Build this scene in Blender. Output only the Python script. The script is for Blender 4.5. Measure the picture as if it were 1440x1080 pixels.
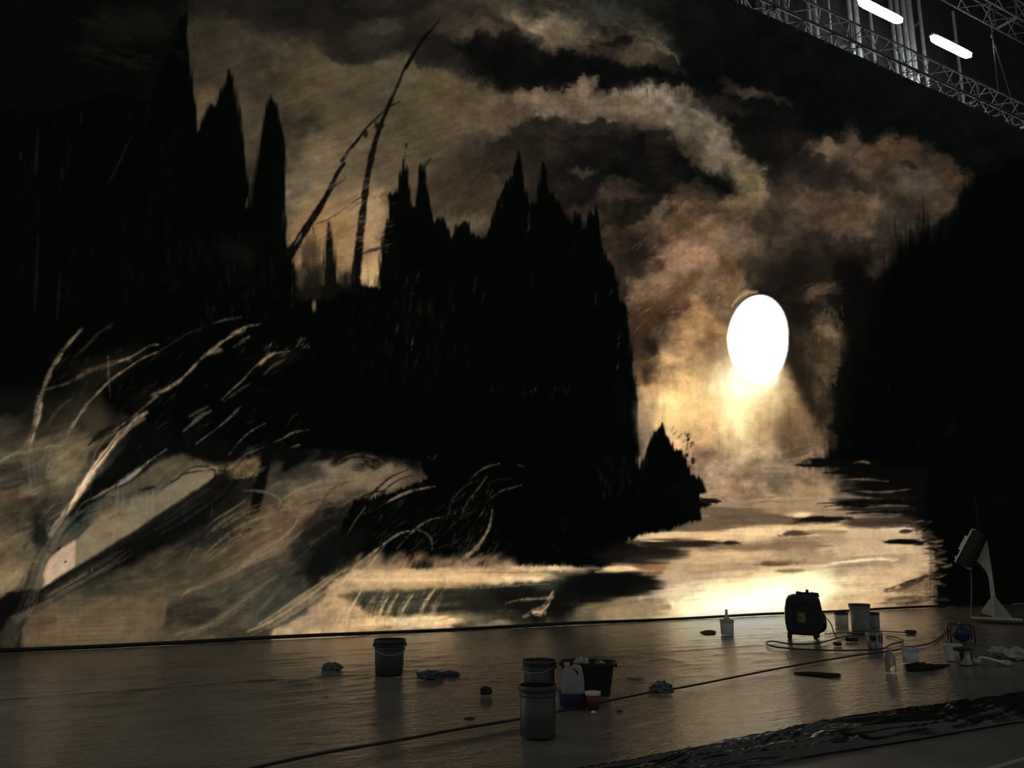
import bpy, bmesh, math, random
import numpy as np
from mathutils import Vector, Matrix

for _o in list(bpy.data.objects):
    bpy.data.objects.remove(_o)
SC = bpy.context.scene
COL = SC.collection
random.seed(7)

# ---------------------------------------------------------------- camera
FPX, PITCH, HEAD, EYE = 1165.0, math.radians(11.78), math.radians(30.0), 1.30
DW = 13.94            # distance from the camera to the painted cloth
cam_d = bpy.data.cameras.new('camera')
cam_d.sensor_width = 36.0
cam_d.lens = FPX / 1440.0 * 36.0
cam_d.clip_end = 300
cam = bpy.data.objects.new('camera', cam_d)
COL.objects.link(cam)
cam.location = (0, 0, EYE)
cam.rotation_euler = (math.pi / 2 + PITCH, 0, -HEAD)
SC.camera = cam

# ---------------------------------------------------------------- world, lamps behind the cloth, exposure
w = bpy.data.worlds.new('world'); SC.world = w; w.use_nodes = True
w.node_tree.nodes['Background'].inputs[0].default_value = (0.95, 0.97, 0.92, 1)
w.node_tree.nodes['Background'].inputs[1].default_value = 0.14
SC.view_settings.view_transform = 'Standard'
SC.view_settings.look = 'None'
SC.view_settings.exposure = 0.0
SC.view_settings.gamma = 1.0
SC.view_settings.use_curve_mapping = False
try:
    SC.cycles.max_bounces = 6
    SC.cycles.diffuse_bounces = 3
    SC.cycles.glossy_bounces = 3
    SC.cycles.use_denoising = True
except Exception:
    pass

BX0, BX1, BZ0, BZ1, BY = -6.0, 33.0, 0.15, 15.3, DW + 1.9   # bank of warm lamps that lights the cloth from behind
bl = bpy.data.lights.new('backlight_bank', 'AREA')
bl.shape = 'RECTANGLE'; bl.size = BX1 - BX0; bl.size_y = BZ1 - BZ0
BACK_RAD = 2.0
bl.energy = BACK_RAD * math.pi * (BX1 - BX0) * (BZ1 - BZ0)
bl.color = (1.0, 0.97, 0.93)
blo = bpy.data.objects.new('backlight_bank', bl); COL.objects.link(blo)
blo.location = ((BX0 + BX1) / 2, BY, (BZ0 + BZ1) / 2)
blo.rotation_euler = (-math.pi / 2, 0, 0)      # shines along -Y onto the back of the cloth

# ---------------------------------------------------------------- pixel helpers (a pixel gives a direction; the floor or wall gives the distance)
_F = np.array([math.sin(HEAD) * math.cos(PITCH), math.cos(HEAD) * math.cos(PITCH), math.sin(PITCH)])
_R = np.array([math.cos(HEAD), -math.sin(HEAD), 0.0])
_U = np.cross(_R, _F)
_O = np.array([0, 0, EYE])
def ray(x, y): return _F + _R * (x - 720) / FPX - _U * (y - 540) / FPX
def gnd(x, y, z=0.0):
    d = ray(x, y); p = _O + d * ((z - EYE) / d[2]); return Vector((p[0], p[1], z))
def onwall(x, y, D=DW):
    d = ray(x, y); p = _O + d * (D / d[1]); return Vector(p)
def mpp(p):            # metres for one pixel at point p
    return float((np.array(p) - _O) @ _F) / FPX

# ---------------------------------------------------------------- materials
MATS = {}
def mat(name, col, rough=0.5, metal=0.0, var=0.12, scale=8.0, bump=0.0, spec=0.5, trans=0.0, emit=None, alpha=1.0, col2=None, sc3=(1, 1, 1)):
    if name in MATS: return MATS[name]
    m = bpy.data.materials.new(name); m.use_nodes = True
    nt = m.node_tree; b = nt.nodes['Principled BSDF']
    tc = nt.nodes.new('ShaderNodeTexCoord'); mp = nt.nodes.new('ShaderNodeMapping')
    mp.inputs['Scale'].default_value = sc3
    nt.links.new(tc.outputs['Object'], mp.inputs[0])
    n = nt.nodes.new('ShaderNodeTexNoise'); n.inputs['Scale'].default_value = scale; n.inputs['Detail'].default_value = 4
    nt.links.new(mp.outputs[0], n.inputs[0])
    r = nt.nodes.new('ShaderNodeValToRGB')
    c2 = col2 or tuple(min(1, c * (1 + var)) for c in col)
    r.color_ramp.elements[0].position = 0.35; r.color_ramp.elements[1].position = 0.65
    r.color_ramp.elements[0].color = (*[c * (1 - var) for c in col], 1); r.color_ramp.elements[1].color = (*c2, 1)
    nt.links.new(n.outputs[0], r.inputs[0]); nt.links.new(r.outputs[0], b.inputs['Base Color'])
    b.inputs['Roughness'].default_value = rough; b.inputs['Metallic'].default_value = metal
    b.inputs['Specular IOR Level'].default_value = spec
    b.inputs['Transmission Weight'].default_value = trans
    b.inputs['Alpha'].default_value = alpha
    if emit:
        b.inputs['Emission Color'].default_value = (*emit[:3], 1); b.inputs['Emission Strength'].default_value = emit[3]
    if bump:
        bp = nt.nodes.new('ShaderNodeBump'); bp.inputs['Strength'].default_value = bump; bp.inputs['Distance'].default_value = 0.02
        nt.links.new(n.outputs[0], bp.inputs['Height']); nt.links.new(bp.outputs[0], b.inputs['Normal'])
    MATS[name] = m
    return m

# ---------------------------------------------------------------- mesh helpers
def obj(name, bm, m, parent=None, smooth=False, loc=None, rz=0.0):
    me = bpy.data.meshes.new(name)
    bmesh.ops.recalc_face_normals(bm, faces=bm.faces[:])
    bm.to_mesh(me); bm.free()
    if smooth:
        for p in me.polygons: p.use_smooth = True
    if m: me.materials.append(m)
    o = bpy.data.objects.new(name, me); COL.objects.link(o)
    if parent: o.parent = parent
    if loc is not None: o.location = loc
    if rz: o.rotation_euler = (0, 0, rz)
    return o
def tag(o, label, cat, group=None, kind=None):
    o['label'] = label; o['category'] = cat
    if group: o['group'] = group
    if kind: o['kind'] = kind
    return o
def thing(name, label, cat, loc=(0, 0, 0), rz=0.0, group=None):
    o = bpy.data.objects.new(name, None); COL.objects.link(o)
    o.empty_display_size = 0.1
    o.location = loc; o.rotation_euler = (0, 0, rz)
    return tag(o, label, cat, group)
def struct(name, bm, m):
    o = obj(name, bm, m); o['kind'] = 'structure'; return o
def box(bm, x0, x1, y0, y1, z0, z1, mx=None, bev=0.0):
    r = bmesh.ops.create_cube(bm, size=1.0)
    vs = r['verts']
    for v in vs:
        v.co = Vector(((x0 + x1) / 2 + v.co.x * (x1 - x0), (y0 + y1) / 2 + v.co.y * (y1 - y0), (z0 + z1) / 2 + v.co.z * (z1 - z0)))
    if bev:
        es = list({e for v in vs for e in v.link_edges})
        g = bmesh.ops.bevel(bm, geom=es, offset=bev, segments=2, affect='EDGES', profile=0.5)
        vs = list({v for f in g['faces'] for v in f.verts} | {v for v in vs if v.is_valid})
    if mx is not None: bmesh.ops.transform(bm, matrix=mx, verts=vs)
    return vs
def lathe(bm, prof, seg=28, c=(0, 0, 0), wob=None):
    rings = []
    for r, z in prof:
        if r < 1e-5:
            rings.append([bm.verts.new((c[0], c[1], c[2] + z))])
        else:
            rings.append([bm.verts.new((c[0] + r * math.cos(2 * math.pi * i / seg), c[1] + r * math.sin(2 * math.pi * i / seg), c[2] + z)) for i in range(seg)])
    for a, b in zip(rings, rings[1:]):
        if len(a) == 1 and len(b) == 1: continue
        for i in range(seg):
            j = (i + 1) % seg
            if len(a) == 1: bm.faces.new((a[0], b[j], b[i]))
            elif len(b) == 1: bm.faces.new((a[i], a[j], b[0]))
            else: bm.faces.new((a[i], a[j], b[j], b[i]))
    return bm
def tube(bm, pts, r, seg=8, cap=True):
    pts = [Vector(p) for p in pts]
    rings = []
    n = len(pts)
    for i, p in enumerate(pts):
        t = (pts[min(i + 1, n - 1)] - pts[max(i - 1, 0)]).normalized()
        a = t.orthogonal() if abs(t.z) > 0.95 else t.cross(Vector((0, 0, 1)))
        a.normalize(); b = t.cross(a).normalized()
        rr = r[i] if isinstance(r, (list, tuple)) else r
        rings.append([bm.verts.new(p + a * (rr * math.cos(2 * math.pi * k / seg)) + b * (rr * math.sin(2 * math.pi * k / seg))) for k in range(seg)])
    for A, B in zip(rings, rings[1:]):
        for k in range(seg):
            l = (k + 1) % seg
            bm.faces.new((A[k], A[l], B[l], B[k]))
    if cap:
        bm.faces.new(rings[0][::-1]); bm.faces.new(rings[-1])
    return bm
def smooth_path(pts, n=6):
    P = [Vector(p) for p in pts]
    P = [P[0] * 2 - P[1]] + P + [P[-1] * 2 - P[-2]]
    out = []
    for i in range(1, len(P) - 2):
        for k in range(n):
            t = k / n
            a, b, c, d = P[i - 1], P[i], P[i + 1], P[i + 2]
            out.append(0.5 * ((2 * b) + (c - a) * t + (2 * a - 5 * b + 4 * c - d) * t * t + (3 * b - a - 3 * c + d) * t ** 3))
    out.append(P[-2])
    return out
def B(): return bmesh.new()

# ---------------------------------------------------------------- numpy noise
_rng = np.random.RandomState(11)
_TB = [_rng.rand(256, 256).astype(np.float32) for _ in range(12)]
def vn(x, y, s=0):
    x = np.asarray(x, np.float32); y = np.asarray(y, np.float32)
    xi = np.floor(x); yi = np.floor(y)
    fx = x - xi; fy = y - yi
    fx = fx * fx * (3 - 2 * fx); fy = fy * fy * (3 - 2 * fy)
    xi = xi.astype(np.int32); yi = yi.astype(np.int32)
    T = _TB[s % 12]
    x0 = xi & 255; x1 = (xi + 1) & 255; y0 = yi & 255; y1 = (yi + 1) & 255
    return (T[y0, x0] * (1 - fx) + T[y0, x1] * fx) * (1 - fy) + (T[y1, x0] * (1 - fx) + T[y1, x1] * fx) * fy
def fbm(x, y, s=0, o=4, g=0.5):
    r = 0; a = 1.0; t = 0
    for i in range(o):
        r = r + a * vn(x * 2 ** i + 17.3 * i, y * 2 ** i + 9.1 * i, s + i); t += a; a *= g
    return r / t
def sstep(a, b, x):
    t = np.clip((x - a) / (b - a), 0, 1); return t * t * (3 - 2 * t)

# ---------------------------------------------------------------- the picture on the cloth: a painter's canvas, in photo pixels laid flat onto the cloth
OX, OY, CW, CH = 300, 500, 1830, 1440
CV = np.zeros((CH, CW, 3), np.float32)
gx, gy = np.meshgrid(np.arange(CW, dtype=np.float32) - OX, np.arange(CH, dtype=np.float32) - OY)
N1 = fbm(gx / 70, gy / 60, 0, 5, 0.55) - 0.5
N2 = fbm(gx / 65 + 50, gy / 55 + 31, 3, 5, 0.55) - 0.5
NF = fbm(gx / 13, gy / 13, 5, 4, 0.6) - 0.5
NV = 0.6 * vn(gx / 2.6, gy / 26, 2) + 0.4 * vn(gx / 6, gy / 60, 7) - 0.5      # upright brush drag
NH = 0.6 * vn(gx / 40, gy / 2.4, 4) + 0.4 * vn(gx / 90, gy / 5, 8) - 0.5      # level brush drag
NG = fbm(gx / 3.4, gy / 3.4, 8, 3, 0.7) - 0.5                                    # dry-brush gaps
def streak(ang, L, wd, seed):
    c, n = math.cos(math.radians(ang)), math.sin(math.radians(ang))
    u = gx * c + gy * n + N1 * 24; v = -gx * n + gy * c + N2 * 26
    return 0.5 * vn(u / L, v / wd, seed) + 0.3 * vn(u / (L * 0.5), v / (wd * 2.7), seed + 3) + 0.2 * vn(u / (L * 0.3), v / (wd * 0.6), seed + 5) - 0.5
NS = streak(-18, 60, 3.2, 1)
NT = streak(-30, 46, 2.8, 4)

def reg(x0, y0, x1, y1):
    a = max(0, int(y0) + OY); b = min(CH, int(y1) + OY + 1); c = max(0, int(x0) + OX); d = min(CW, int(x1) + OX + 1)
    return (slice(a, b), slice(c, d)) if a < b and c < d else None
def put(s, m, col):
    m = np.clip(m, 0, 1)[..., None]
    CV[s] = CV[s] * (1 - m) + np.array(col, np.float32) * m
def blob(x, y, rx, ry, col, a=1.0, ang=0.0, soft=0.5, warp=1.0, tex=0.0, tx=None):
    R_ = max(rx, ry) * 1.9 + 10
    s = reg(x - R_, y - R_, x + R_, y + R_)
    if s is None: return
    c, n = math.cos(math.radians(ang)), math.sin(math.radians(ang))
    dx = gx[s] - x; dy = gy[s] - y
    u = (dx * c + dy * n) / rx + N1[s] * warp * 1.6 + NF[s] * warp * 0.45
    v = (-dx * n + dy * c) / ry + N2[s] * warp * 1.6 + NG[s] * warp * 0.2
    r = np.sqrt(u * u + v * v)
    m = 1 - sstep(1 - soft, 1 + soft * 0.6, r)
    if tex: m = m * (1 + tex * 2 * (tx if tx is not None else NF)[s])
    put(s, m * a, col)
def sdf(pts, s):
    X = gx[s]; Y = gy[s]
    d2 = np.full(X.shape, 1e9, np.float32); ins = np.zeros(X.shape, bool)
    n = len(pts)
    for i in range(n):
        x0, y0 = pts[i]; x1, y1 = pts[(i + 1) % n]
        ex, ey = x1 - x0, y1 - y0
        L = ex * ex + ey * ey + 1e-9
        t = np.clip(((X - x0) * ex + (Y - y0) * ey) / L, 0, 1)
        d2 = np.minimum(d2, (X - x0 - t * ex) ** 2 + (Y - y0 - t * ey) ** 2)
        if y0 != y1:
            ins ^= ((Y >= min(y0, y1)) & (Y < max(y0, y1))) & (X < x0 + (Y - y0) * ex / ey)
    d = np.sqrt(d2)
    return np.where(ins, -d, d)
def poly(pts, col, a=1.0, soft=2.0, rough=0.0, tx=None, tex=0.0):
    xs = [p[0] for p in pts]; ys = [p[1] for p in pts]; e = soft * 2 + rough + 4
    s = reg(min(xs) - e, min(ys) - e, max(xs) + e, max(ys) + e)
    if s is None: return
    d = sdf(pts, s)
    T = (tx if tx is not None else NF)[s]
    if rough: d = d + T * rough * 2
    m = 1 - sstep(-soft, soft, d)
    if tex: m = m * (1 + tex * 2 * T)
    put(s, m * a, col)
def crom(pts, step=5.0):
    P = [np.array(p, float) for p in pts]
    if len(P) == 2:
        n = max(2, int(np.hypot(*(P[1] - P[0])) / step)); return [P[0] + (P[1] - P[0]) * i / n for i in range(n + 1)]
    P = [2 * P[0] - P[1]] + P + [2 * P[-1] - P[-2]]
    out = []
    for i in range(1, len(P) - 2):
        a, b, c, d = P[i - 1:i + 3]
        n = max(2, int(np.hypot(*(c - b)) / step))
        for k in range(n):
            t = k / n
            out.append(0.5 * (2 * b + (c - a) * t + (2 * a - 5 * b + 4 * c - d) * t * t + (3 * b - a - 3 * c + d) * t ** 3))
    out.append(P[-2])
    return out
def stroke(pts, w0, w1, col, a=1.0, soft=0.6, rag=0.25, wm=None, dry=0.22):
    P = crom(pts); n = len(P)
    xs = [p[0] for p in P]; ys = [p[1] for p in P]; e = max(w0, w1, wm or 0) + 6
    s = reg(min(xs) - e, min(ys) - e, max(xs) + e, max(ys) + e)
    if s is None: return
    x_off = s[1].start - OX; y_off = s[0].start - OY
    M = np.zeros(gx[s].shape, np.float32)
    for i in range(n - 1):
        t0 = i / (n - 1); t = t0
        if wm is None: wd = w0 + (w1 - w0) * t
        else: wd = (w0 + (wm - w0) * t * 2) if t < 0.5 else (wm + (w1 - wm) * (t * 2 - 1))
        wd = max(wd * 0.5, 0.35)
        x0, y0 = P[i]; x1, y1 = P[i + 1]
        q = wd * 1.7 + 2
        A = max(0, int(min(y0, y1) - q - y_off)); Bq = min(M.shape[0], int(max(y0, y1) + q - y_off) + 2)
        C0 = max(0, int(min(x0, x1) - q - x_off)); D0 = min(M.shape[1], int(max(x0, x1) + q - x_off) + 2)
        if A >= Bq or C0 >= D0: continue
        ss = (slice(A + s[0].start, Bq + s[0].start), slice(C0 + s[1].start, D0 + s[1].start))
        X = gx[ss]; Y = gy[ss]; ex, ey = x1 - x0, y1 - y0; L = ex * ex + ey * ey + 1e-9
        k = np.clip(((X - x0) * ex + (Y - y0) * ey) / L, 0, 1)
        d = np.sqrt((X - x0 - k * ex) ** 2 + (Y - y0 - k * ey) ** 2) + NF[ss] * rag * 2 * wd * 1.4
        m = 1 - sstep(wd * (1 - soft) - 0.4, wd * (1 + soft * 0.3) + 0.5, d)
        if wd < 0.6: m = m * (wd / 0.6)
        V = M[A:Bq, C0:D0]; np.maximum(V, m, out=V)
    put(s, M * a * np.clip(1 + dry * (4 * NG[s] + 3 * NS[s] - 0.2), 0, 1), col)
_pr = random.Random(5)
def hatch(x0, y0, x1, y1, n, ang, ln, wd, cols, a=0.5, bend=0.15, spread=12, clip=None):
    """many loose brush marks inside a box"""
    for _ in range(n):
        x = _pr.uniform(x0, x1); y = _pr.uniform(y0, y1)
        if clip and not clip(x, y): continue
        g = math.radians(ang + _pr.uniform(-spread, spread)); l = ln * _pr.uniform(0.5, 1.4)
        cx, cy = math.cos(g) * l / 2, math.sin(g) * l / 2
        b = bend * l * _pr.uniform(-1, 1)
        stroke([(x - cx, y - cy), (x - cy / l * b, y + cx / l * b), (x + cx, y + cy)], wd * 0.3, wd * 0.2, _pr.choice(cols), a * _pr.uniform(0.5, 1), 0.8, 0.5, wm=wd * _pr.uniform(0.6, 1.3), dry=0.85)

def warp_canvas(x0, y0, x1, y1, ax, ay, sx, sy, seed, feather=40):
    """push the wet paint about so that edges go wispy"""
    s = reg(x0, y0, x1, y1); X = gx[s]; Y = gy[s]
    f = np.clip(np.minimum(np.minimum(X - x0, x1 - X), np.minimum(Y - y0, y1 - Y)) / feather, 0, 1)
    u = (fbm(X / sx, Y / sy, seed, 5, 0.62) - 0.5) * 4 * ax * f; v = (fbm(X / sx + 77, Y / sy + 13, seed + 4, 5, 0.62) - 0.5) * 4 * ay * f
    px = np.clip(X + u + OX, 0, CW - 2.01); py = np.clip(Y + v + OY, 0, CH - 2.01)
    i = px.astype(np.int32); j = py.astype(np.int32); fu = (px - i)[..., None]; fv = (py - j)[..., None]
    CV[s] = (CV[j, i] * (1 - fu) + CV[j, i + 1] * fu) * (1 - fv) + (CV[j + 1, i] * (1 - fu) + CV[j + 1, i + 1] * fu) * fv
BLK = (3, 5, 4)
# --- sky ground
CV[:] = (24, 22, 19)
put((slice(0, CH), slice(0, CW)), sstep(0.1, 0.9, N1 + 0.55) * 0.55, (36, 33, 28))
put((slice(0, CH), slice(0, CW)), sstep(850, 1050, gx + 0.35 * gy), (9, 11, 11))
blob(560, -160, 330, 130, (60, 54, 43), 0.5)
blob(900, -200, 200, 90, (40, 37, 31), 0.5)
# broad warm cloud on the left
blob(470, 170, 230, 120, (66, 59, 45), 0.9, 10, 0.8)
blob(345, 55, 80, 45, (56, 52, 41), 0.85, 15, 0.8)
blob(400, 45, 60, 20, (40, 37, 31), 0.7, 20)
blob(300, 60, 40, 40, (50, 46, 37), 0.8)
blob(420, 95, 70, 40, (76, 67, 50), 0.85, 20, 0.7)
blob(520, 110, 90, 35, (80, 72, 54), 0.8, -5, 0.7)
blob(560, 90, 45, 18, (92, 83, 66), 0.7, 20)
blob(640, 125, 70, 28, (92, 80, 56), 0.85, 22, 0.7)
blob(610, 155, 80, 25, (88, 77, 54), 0.7, 12)
blob(680, 165, 80, 30, (74, 65, 50), 0.8, 15)
blob(460, 150, 60, 25, (64, 57, 43), 0.6, 10)
blob(330, 150, 40, 60, (60, 53, 41), 0.8)
blob(340, 190, 24, 60, (72, 64, 49), 0.7)
blob(285, 150, 20, 30, (84, 72, 52), 0.8)
blob(470, 260, 90, 110, (98, 84, 62), 0.9, 10, 0.8)
blob(560, 240, 110, 70, (94, 81, 60), 0.85, 0, 0.8)
blob(610, 220, 90, 50, (82, 71, 54), 0.8)
blob(450, 235, 50, 40, (116, 100, 77), 0.8, -30, 0.8)
blob(425, 285, 35, 60, (112, 98, 77), 0.8, 10, 0.8)
blob(515, 300, 70, 55, (126, 104, 76), 0.85, 0, 0.8)
blob(465, 330, 60, 55, (138, 111, 76), 0.85, 0, 0.8)
blob(520, 345, 40, 64, (172, 138, 98), 0.9, 0, 0.7)
blob(470, 360, 50, 44, (150, 120, 82), 0.8, 0, 0.8)
blob(522, 385, 18, 26, (205, 170, 122), 0.9, 0, 0.7, 0.5)
blob(525, 290, 20, 26, (165, 136, 102), 0.7)
blob(650, 250, 70, 70, (66, 57, 44), 0.85, 0, 0.8)
blob(655, 300, 60, 45, (62, 53, 40), 0.85)
blob(640, 315, 40, 18, (100, 82, 62), 0.6)
# dark clouds high up
blob(560, 40, 130, 32, (30, 28, 24), 0.9, 5, 0.7)
blob(490, 62, 70, 22, (30, 27, 23), 0.9, 10, 0.5, 0.7)
blob(420, 20, 120, 30, (26, 24, 21), 0.8, 8)
blob(480, 78, 40, 10, (33, 30, 25), 0.8, 8)
blob(690, 85, 120, 40, (20, 19, 17), 0.95, 20, 0.6)
blob(650, 65, 70, 30, (26, 24, 21), 0.9, 15)
blob(640, 95, 60, 14, (40, 38, 31), 0.7, 25)
blob(540, 45, 55, 22, (46, 42, 35), 0.75, -8)
blob(545, 35, 20, 12, (60, 54, 45), 0.7)
blob(645, 30, 50, 22, (58, 50, 41), 0.8, 5)
blob(670, 38, 40, 14, (72, 62, 51), 0.8, 5)
# bright streak at the top
blob(760, 15, 120, 30, (56, 52, 42), 0.9, 14, 0.7)
blob(760, 38, 60, 26, (112, 97, 76), 0.9, 14, 0.8, 0.7)
blob(748, 30, 36, 14, (124, 107, 84), 0.8, 12)
blob(830, 55, 80, 24, (86, 73, 57), 0.85, 18, 0.8)
blob(880, 70, 70, 14, (80, 69, 55), 0.8, 24)
blob(930, 72, 28, 6, (112, 104, 90), 0.75, 30)
blob(900, 45, 60, 12, (58, 56, 47), 0.7, 28)
blob(860, 20, 90, 18, (44, 44, 39), 0.8, 22)
for i in range(26):
    t = i / 25; x = 720 + 200 * t + _pr.uniform(-20, 20); y = 10 + 60 * t + _pr.uniform(-24, 22)
    stroke([(x - 40, y - 14), (x, y), (x + 45, y + 20)], 0.6, 0.5, _pr.choice([(96, 84, 66), (60, 54, 44), (48, 43, 36), (120, 104, 82)]), 0.3, 0.8, 0.4, wm=4)
# black wedge between the streak and the cloud ridge
poly([(640, 70), (700, 58), (760, 74), (830, 80), (845, 70), (900, 90), (960, 80), (1020, 40), (1120, 90), (1260, 160), (1180, 190), (1080, 140), (985, 122), (935, 126), (865, 132), (840, 128), (826, 104), (808, 118), (772, 124), (738, 118), (690, 116), (650, 96)], (9, 10, 10), 0.96, 14, 9)
blob(860, 62, 26, 16, (10, 10, 10), 0.9)
blob(905, 82, 60, 10, (54, 46, 37), 0.6, 20)
# cloud ridge
poly([(640, 150), (690, 132), (730, 128), (770, 125), (800, 121), (812, 106), (822, 100), (832, 106), (834, 118), (848, 130), (870, 128), (910, 128), (960, 120), (985, 128), (1000, 150), (1010, 190), (960, 200), (880, 170), (820, 168), (760, 165), (700, 185), (650, 185)], (98, 83, 67), 0.9, 5, 5)
blob(770, 146, 46, 20, (122, 103, 82), 0.85, -5)
blob(822, 122, 12, 22, (126, 107, 86), 0.8, 0, 0.6, 0.5)
blob(845, 148, 40, 18, (106, 90, 74), 0.7)
blob(735, 150, 40, 14, (100, 85, 67), 0.7)
blob(700, 160, 50, 18, (78, 66, 51), 0.8)
blob(930, 142, 50, 20, (122, 110, 95), 0.9, 12, 0.7)
blob(950, 150, 36, 22, (133, 122, 106), 0.85, 20, 0.8)
blob(905, 160, 40, 12, (120, 103, 84), 0.7, -6)
blob(890, 178, 40, 16, (86, 73, 60), 0.8)
blob(985, 165, 30, 28, (104, 92, 78), 0.7, 30)
# dark under-belly
blob(800, 215, 130, 48, (26, 23, 20), 0.95, 4, 0.6)
blob(830, 180, 50, 14, (46, 38, 34), 0.7)
blob(745, 205, 60, 30, (34, 30, 25), 0.85)
blob(700, 235, 60, 26, (34, 31, 26), 0.85, -15)
blob(880, 245, 80, 60, (15, 15, 14), 0.95, 0, 0.6)
blob(930, 215, 26, 36, (30, 27, 24), 0.9)
blob(945, 270, 50, 50, (14, 14, 13), 0.95, 0, 0.6)
blob(900, 300, 60, 40, (22, 20, 17), 0.85)
blob(860, 275, 34, 14, (72, 59, 48), 0.7, 5)
blob(870, 258, 26, 10, (58, 49, 40), 0.7)
blob(815, 243, 18, 4, (78, 70, 60), 0.6)
blob(830, 300, 40, 18, (52, 43, 34), 0.65)
blob(925, 295, 11, 30, (86, 73, 58), 0.7, 30)
blob(905, 320, 30, 16, (76, 62, 48), 0.65)
blob(880, 345, 26, 16, (56, 47, 38), 0.6)
# pale cloud falling to the right
blob(1010, 190, 34, 22, (94, 82, 66), 0.8, 30)
blob(990, 215, 40, 22, (82, 70, 55), 0.8, 30)
blob(1030, 222, 44, 26, (120, 108, 90), 0.9, 35, 0.7)
blob(1055, 250, 36, 28, (112, 99, 78), 0.85, 45)
blob(1070, 272, 30, 22, (112, 97, 68), 0.85, 10)
blob(1035, 295, 52, 20, (110, 93, 66), 0.85, -15)
blob(990, 265, 26, 16, (50, 45, 38), 0.7)
blob(1000, 300, 18, 14, (30, 27, 23), 0.7)
blob(1050, 320, 50, 30, (98, 80, 62), 0.85)
# black pocket right of it, smoky brown cloud beyond
blob(1085, 195, 52, 44, (14, 14, 13), 0.95, 25, 0.6)
blob(1020, 150, 40, 18, (36, 31, 27), 0.8, 25)
blob(1115, 225, 40, 40, (26, 23, 20), 0.9)
blob(1045, 128, 26, 7, (62, 54, 46), 0.7, 8)
blob(1095, 143, 26, 6, (44, 40, 36), 0.6, 25)
blob(1025, 123, 12, 10, (46, 40, 35), 0.6)
poly([(1135, 215), (1150, 198), (1165, 200), (1185, 192), (1200, 182), (1212, 195), (1228, 203), (1245, 192), (1275, 196), (1300, 208), (1325, 222), (1345, 236), (1362, 248), (1360, 262), (1345, 278), (1335, 300), (1315, 318), (1300, 330), (1285, 345), (1265, 340), (1245, 345), (1230, 370), (1190, 370), (1140, 335), (1090, 350), (1060, 330), (1075, 280), (1110, 250)], (60, 48, 38), 0.9, 10, 10)
blob(1155, 205, 18, 14, (100, 83, 64), 0.8)
blob(1180, 210, 22, 16, (80, 67, 52), 0.7)
blob(1200, 195, 18, 16, (68, 54, 43), 0.8)
blob(1180, 250, 50, 24, (34, 29, 27), 0.85, 10)
blob(1140, 240, 26, 26, (36, 33, 29), 0.8)
blob(1225, 232, 30, 18, (84, 69, 54), 0.8)
blob(1265, 215, 40, 18, (72, 55, 41), 0.8, 15)
blob(1290, 258, 36, 26, (72, 62, 52), 0.8)
blob(1200, 280, 24, 10, (104, 86, 69), 0.7)
blob(1165, 295, 60, 34, (82, 65, 50), 0.85)
blob(1210, 305, 50, 26, (92, 75, 59), 0.8)
blob(1120, 300, 30, 40, (78, 65, 52), 0.8)
blob(1285, 232, 9, 8, (30, 24, 20), 0.7)
blob(1340, 255, 18, 12, (84, 62, 46), 0.7, 10)
blob(1320, 285, 24, 24, (64, 54, 44), 0.7)
blob(1250, 325, 30, 40, (44, 42, 37), 0.8, 20)
blob(1180, 355, 70, 26, (34, 27, 22), 0.9, 0, 0.7)
blob(1225, 365, 18, 26, (84, 68, 53), 0.7, -15)
blob(1130, 350, 30, 30, (48, 41, 33), 0.8)
# pink-brown smoke left of the moon
blob(975, 400, 110, 110, (112, 87, 64), 0.92, -20, 0.7)
blob(1000, 350, 70, 34, (124, 98, 77), 0.85, -25)
blob(950, 365, 46, 26, (146, 114, 91), 0.85, -20)
blob(925, 395, 40, 24, (136, 107, 83), 0.8, -10)
blob(985, 335, 40, 20, (132, 104, 80), 0.75, -30)
blob(905, 420, 30, 16, (120, 92, 66), 0.7)
blob(1040, 355, 34, 34, (96, 81, 61), 0.8)
blob(1075, 370, 34, 40, (54, 46, 36), 0.85)
blob(895, 372, 40, 20, (40, 34, 28), 0.85, -20)
blob(950, 425, 44, 22, (82, 62, 43), 0.75, -30)
blob(935, 445, 20, 14, (58, 45, 33), 0.75)
blob(905, 470, 30, 34, (60, 44, 31), 0.8)
blob(915, 480, 16, 12, (30, 25, 20), 0.7)
blob(985, 440, 22, 34, (158, 122, 84), 0.8, 10)
blob(970, 480, 44, 30, (166, 128, 87), 0.8, -30)
blob(1015, 480, 26, 44, (150, 114, 74), 0.8)
blob(1005, 395, 20, 30, (140, 112, 82), 0.6, 15)
blob(1035, 400, 16, 20, (134, 106, 74), 0.6, 10)
blob(960, 530, 60, 44, (184, 146, 100), 0.85, 0, 0.8)
blob(905, 520, 22, 40, (104, 78, 54), 0.8)
blob(912, 525, 9, 24, (44, 36, 28), 0.7)
blob(930, 560, 36, 34, (190, 152, 108), 0.8)
blob(905, 600, 22, 36, (152, 130, 104), 0.85)
blob(1000, 600, 100, 60, (206, 168, 118), 0.9, 0, 0.9)
blob(1010, 560, 44, 50, (214, 172, 112), 0.8, 0, 0.8)
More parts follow.
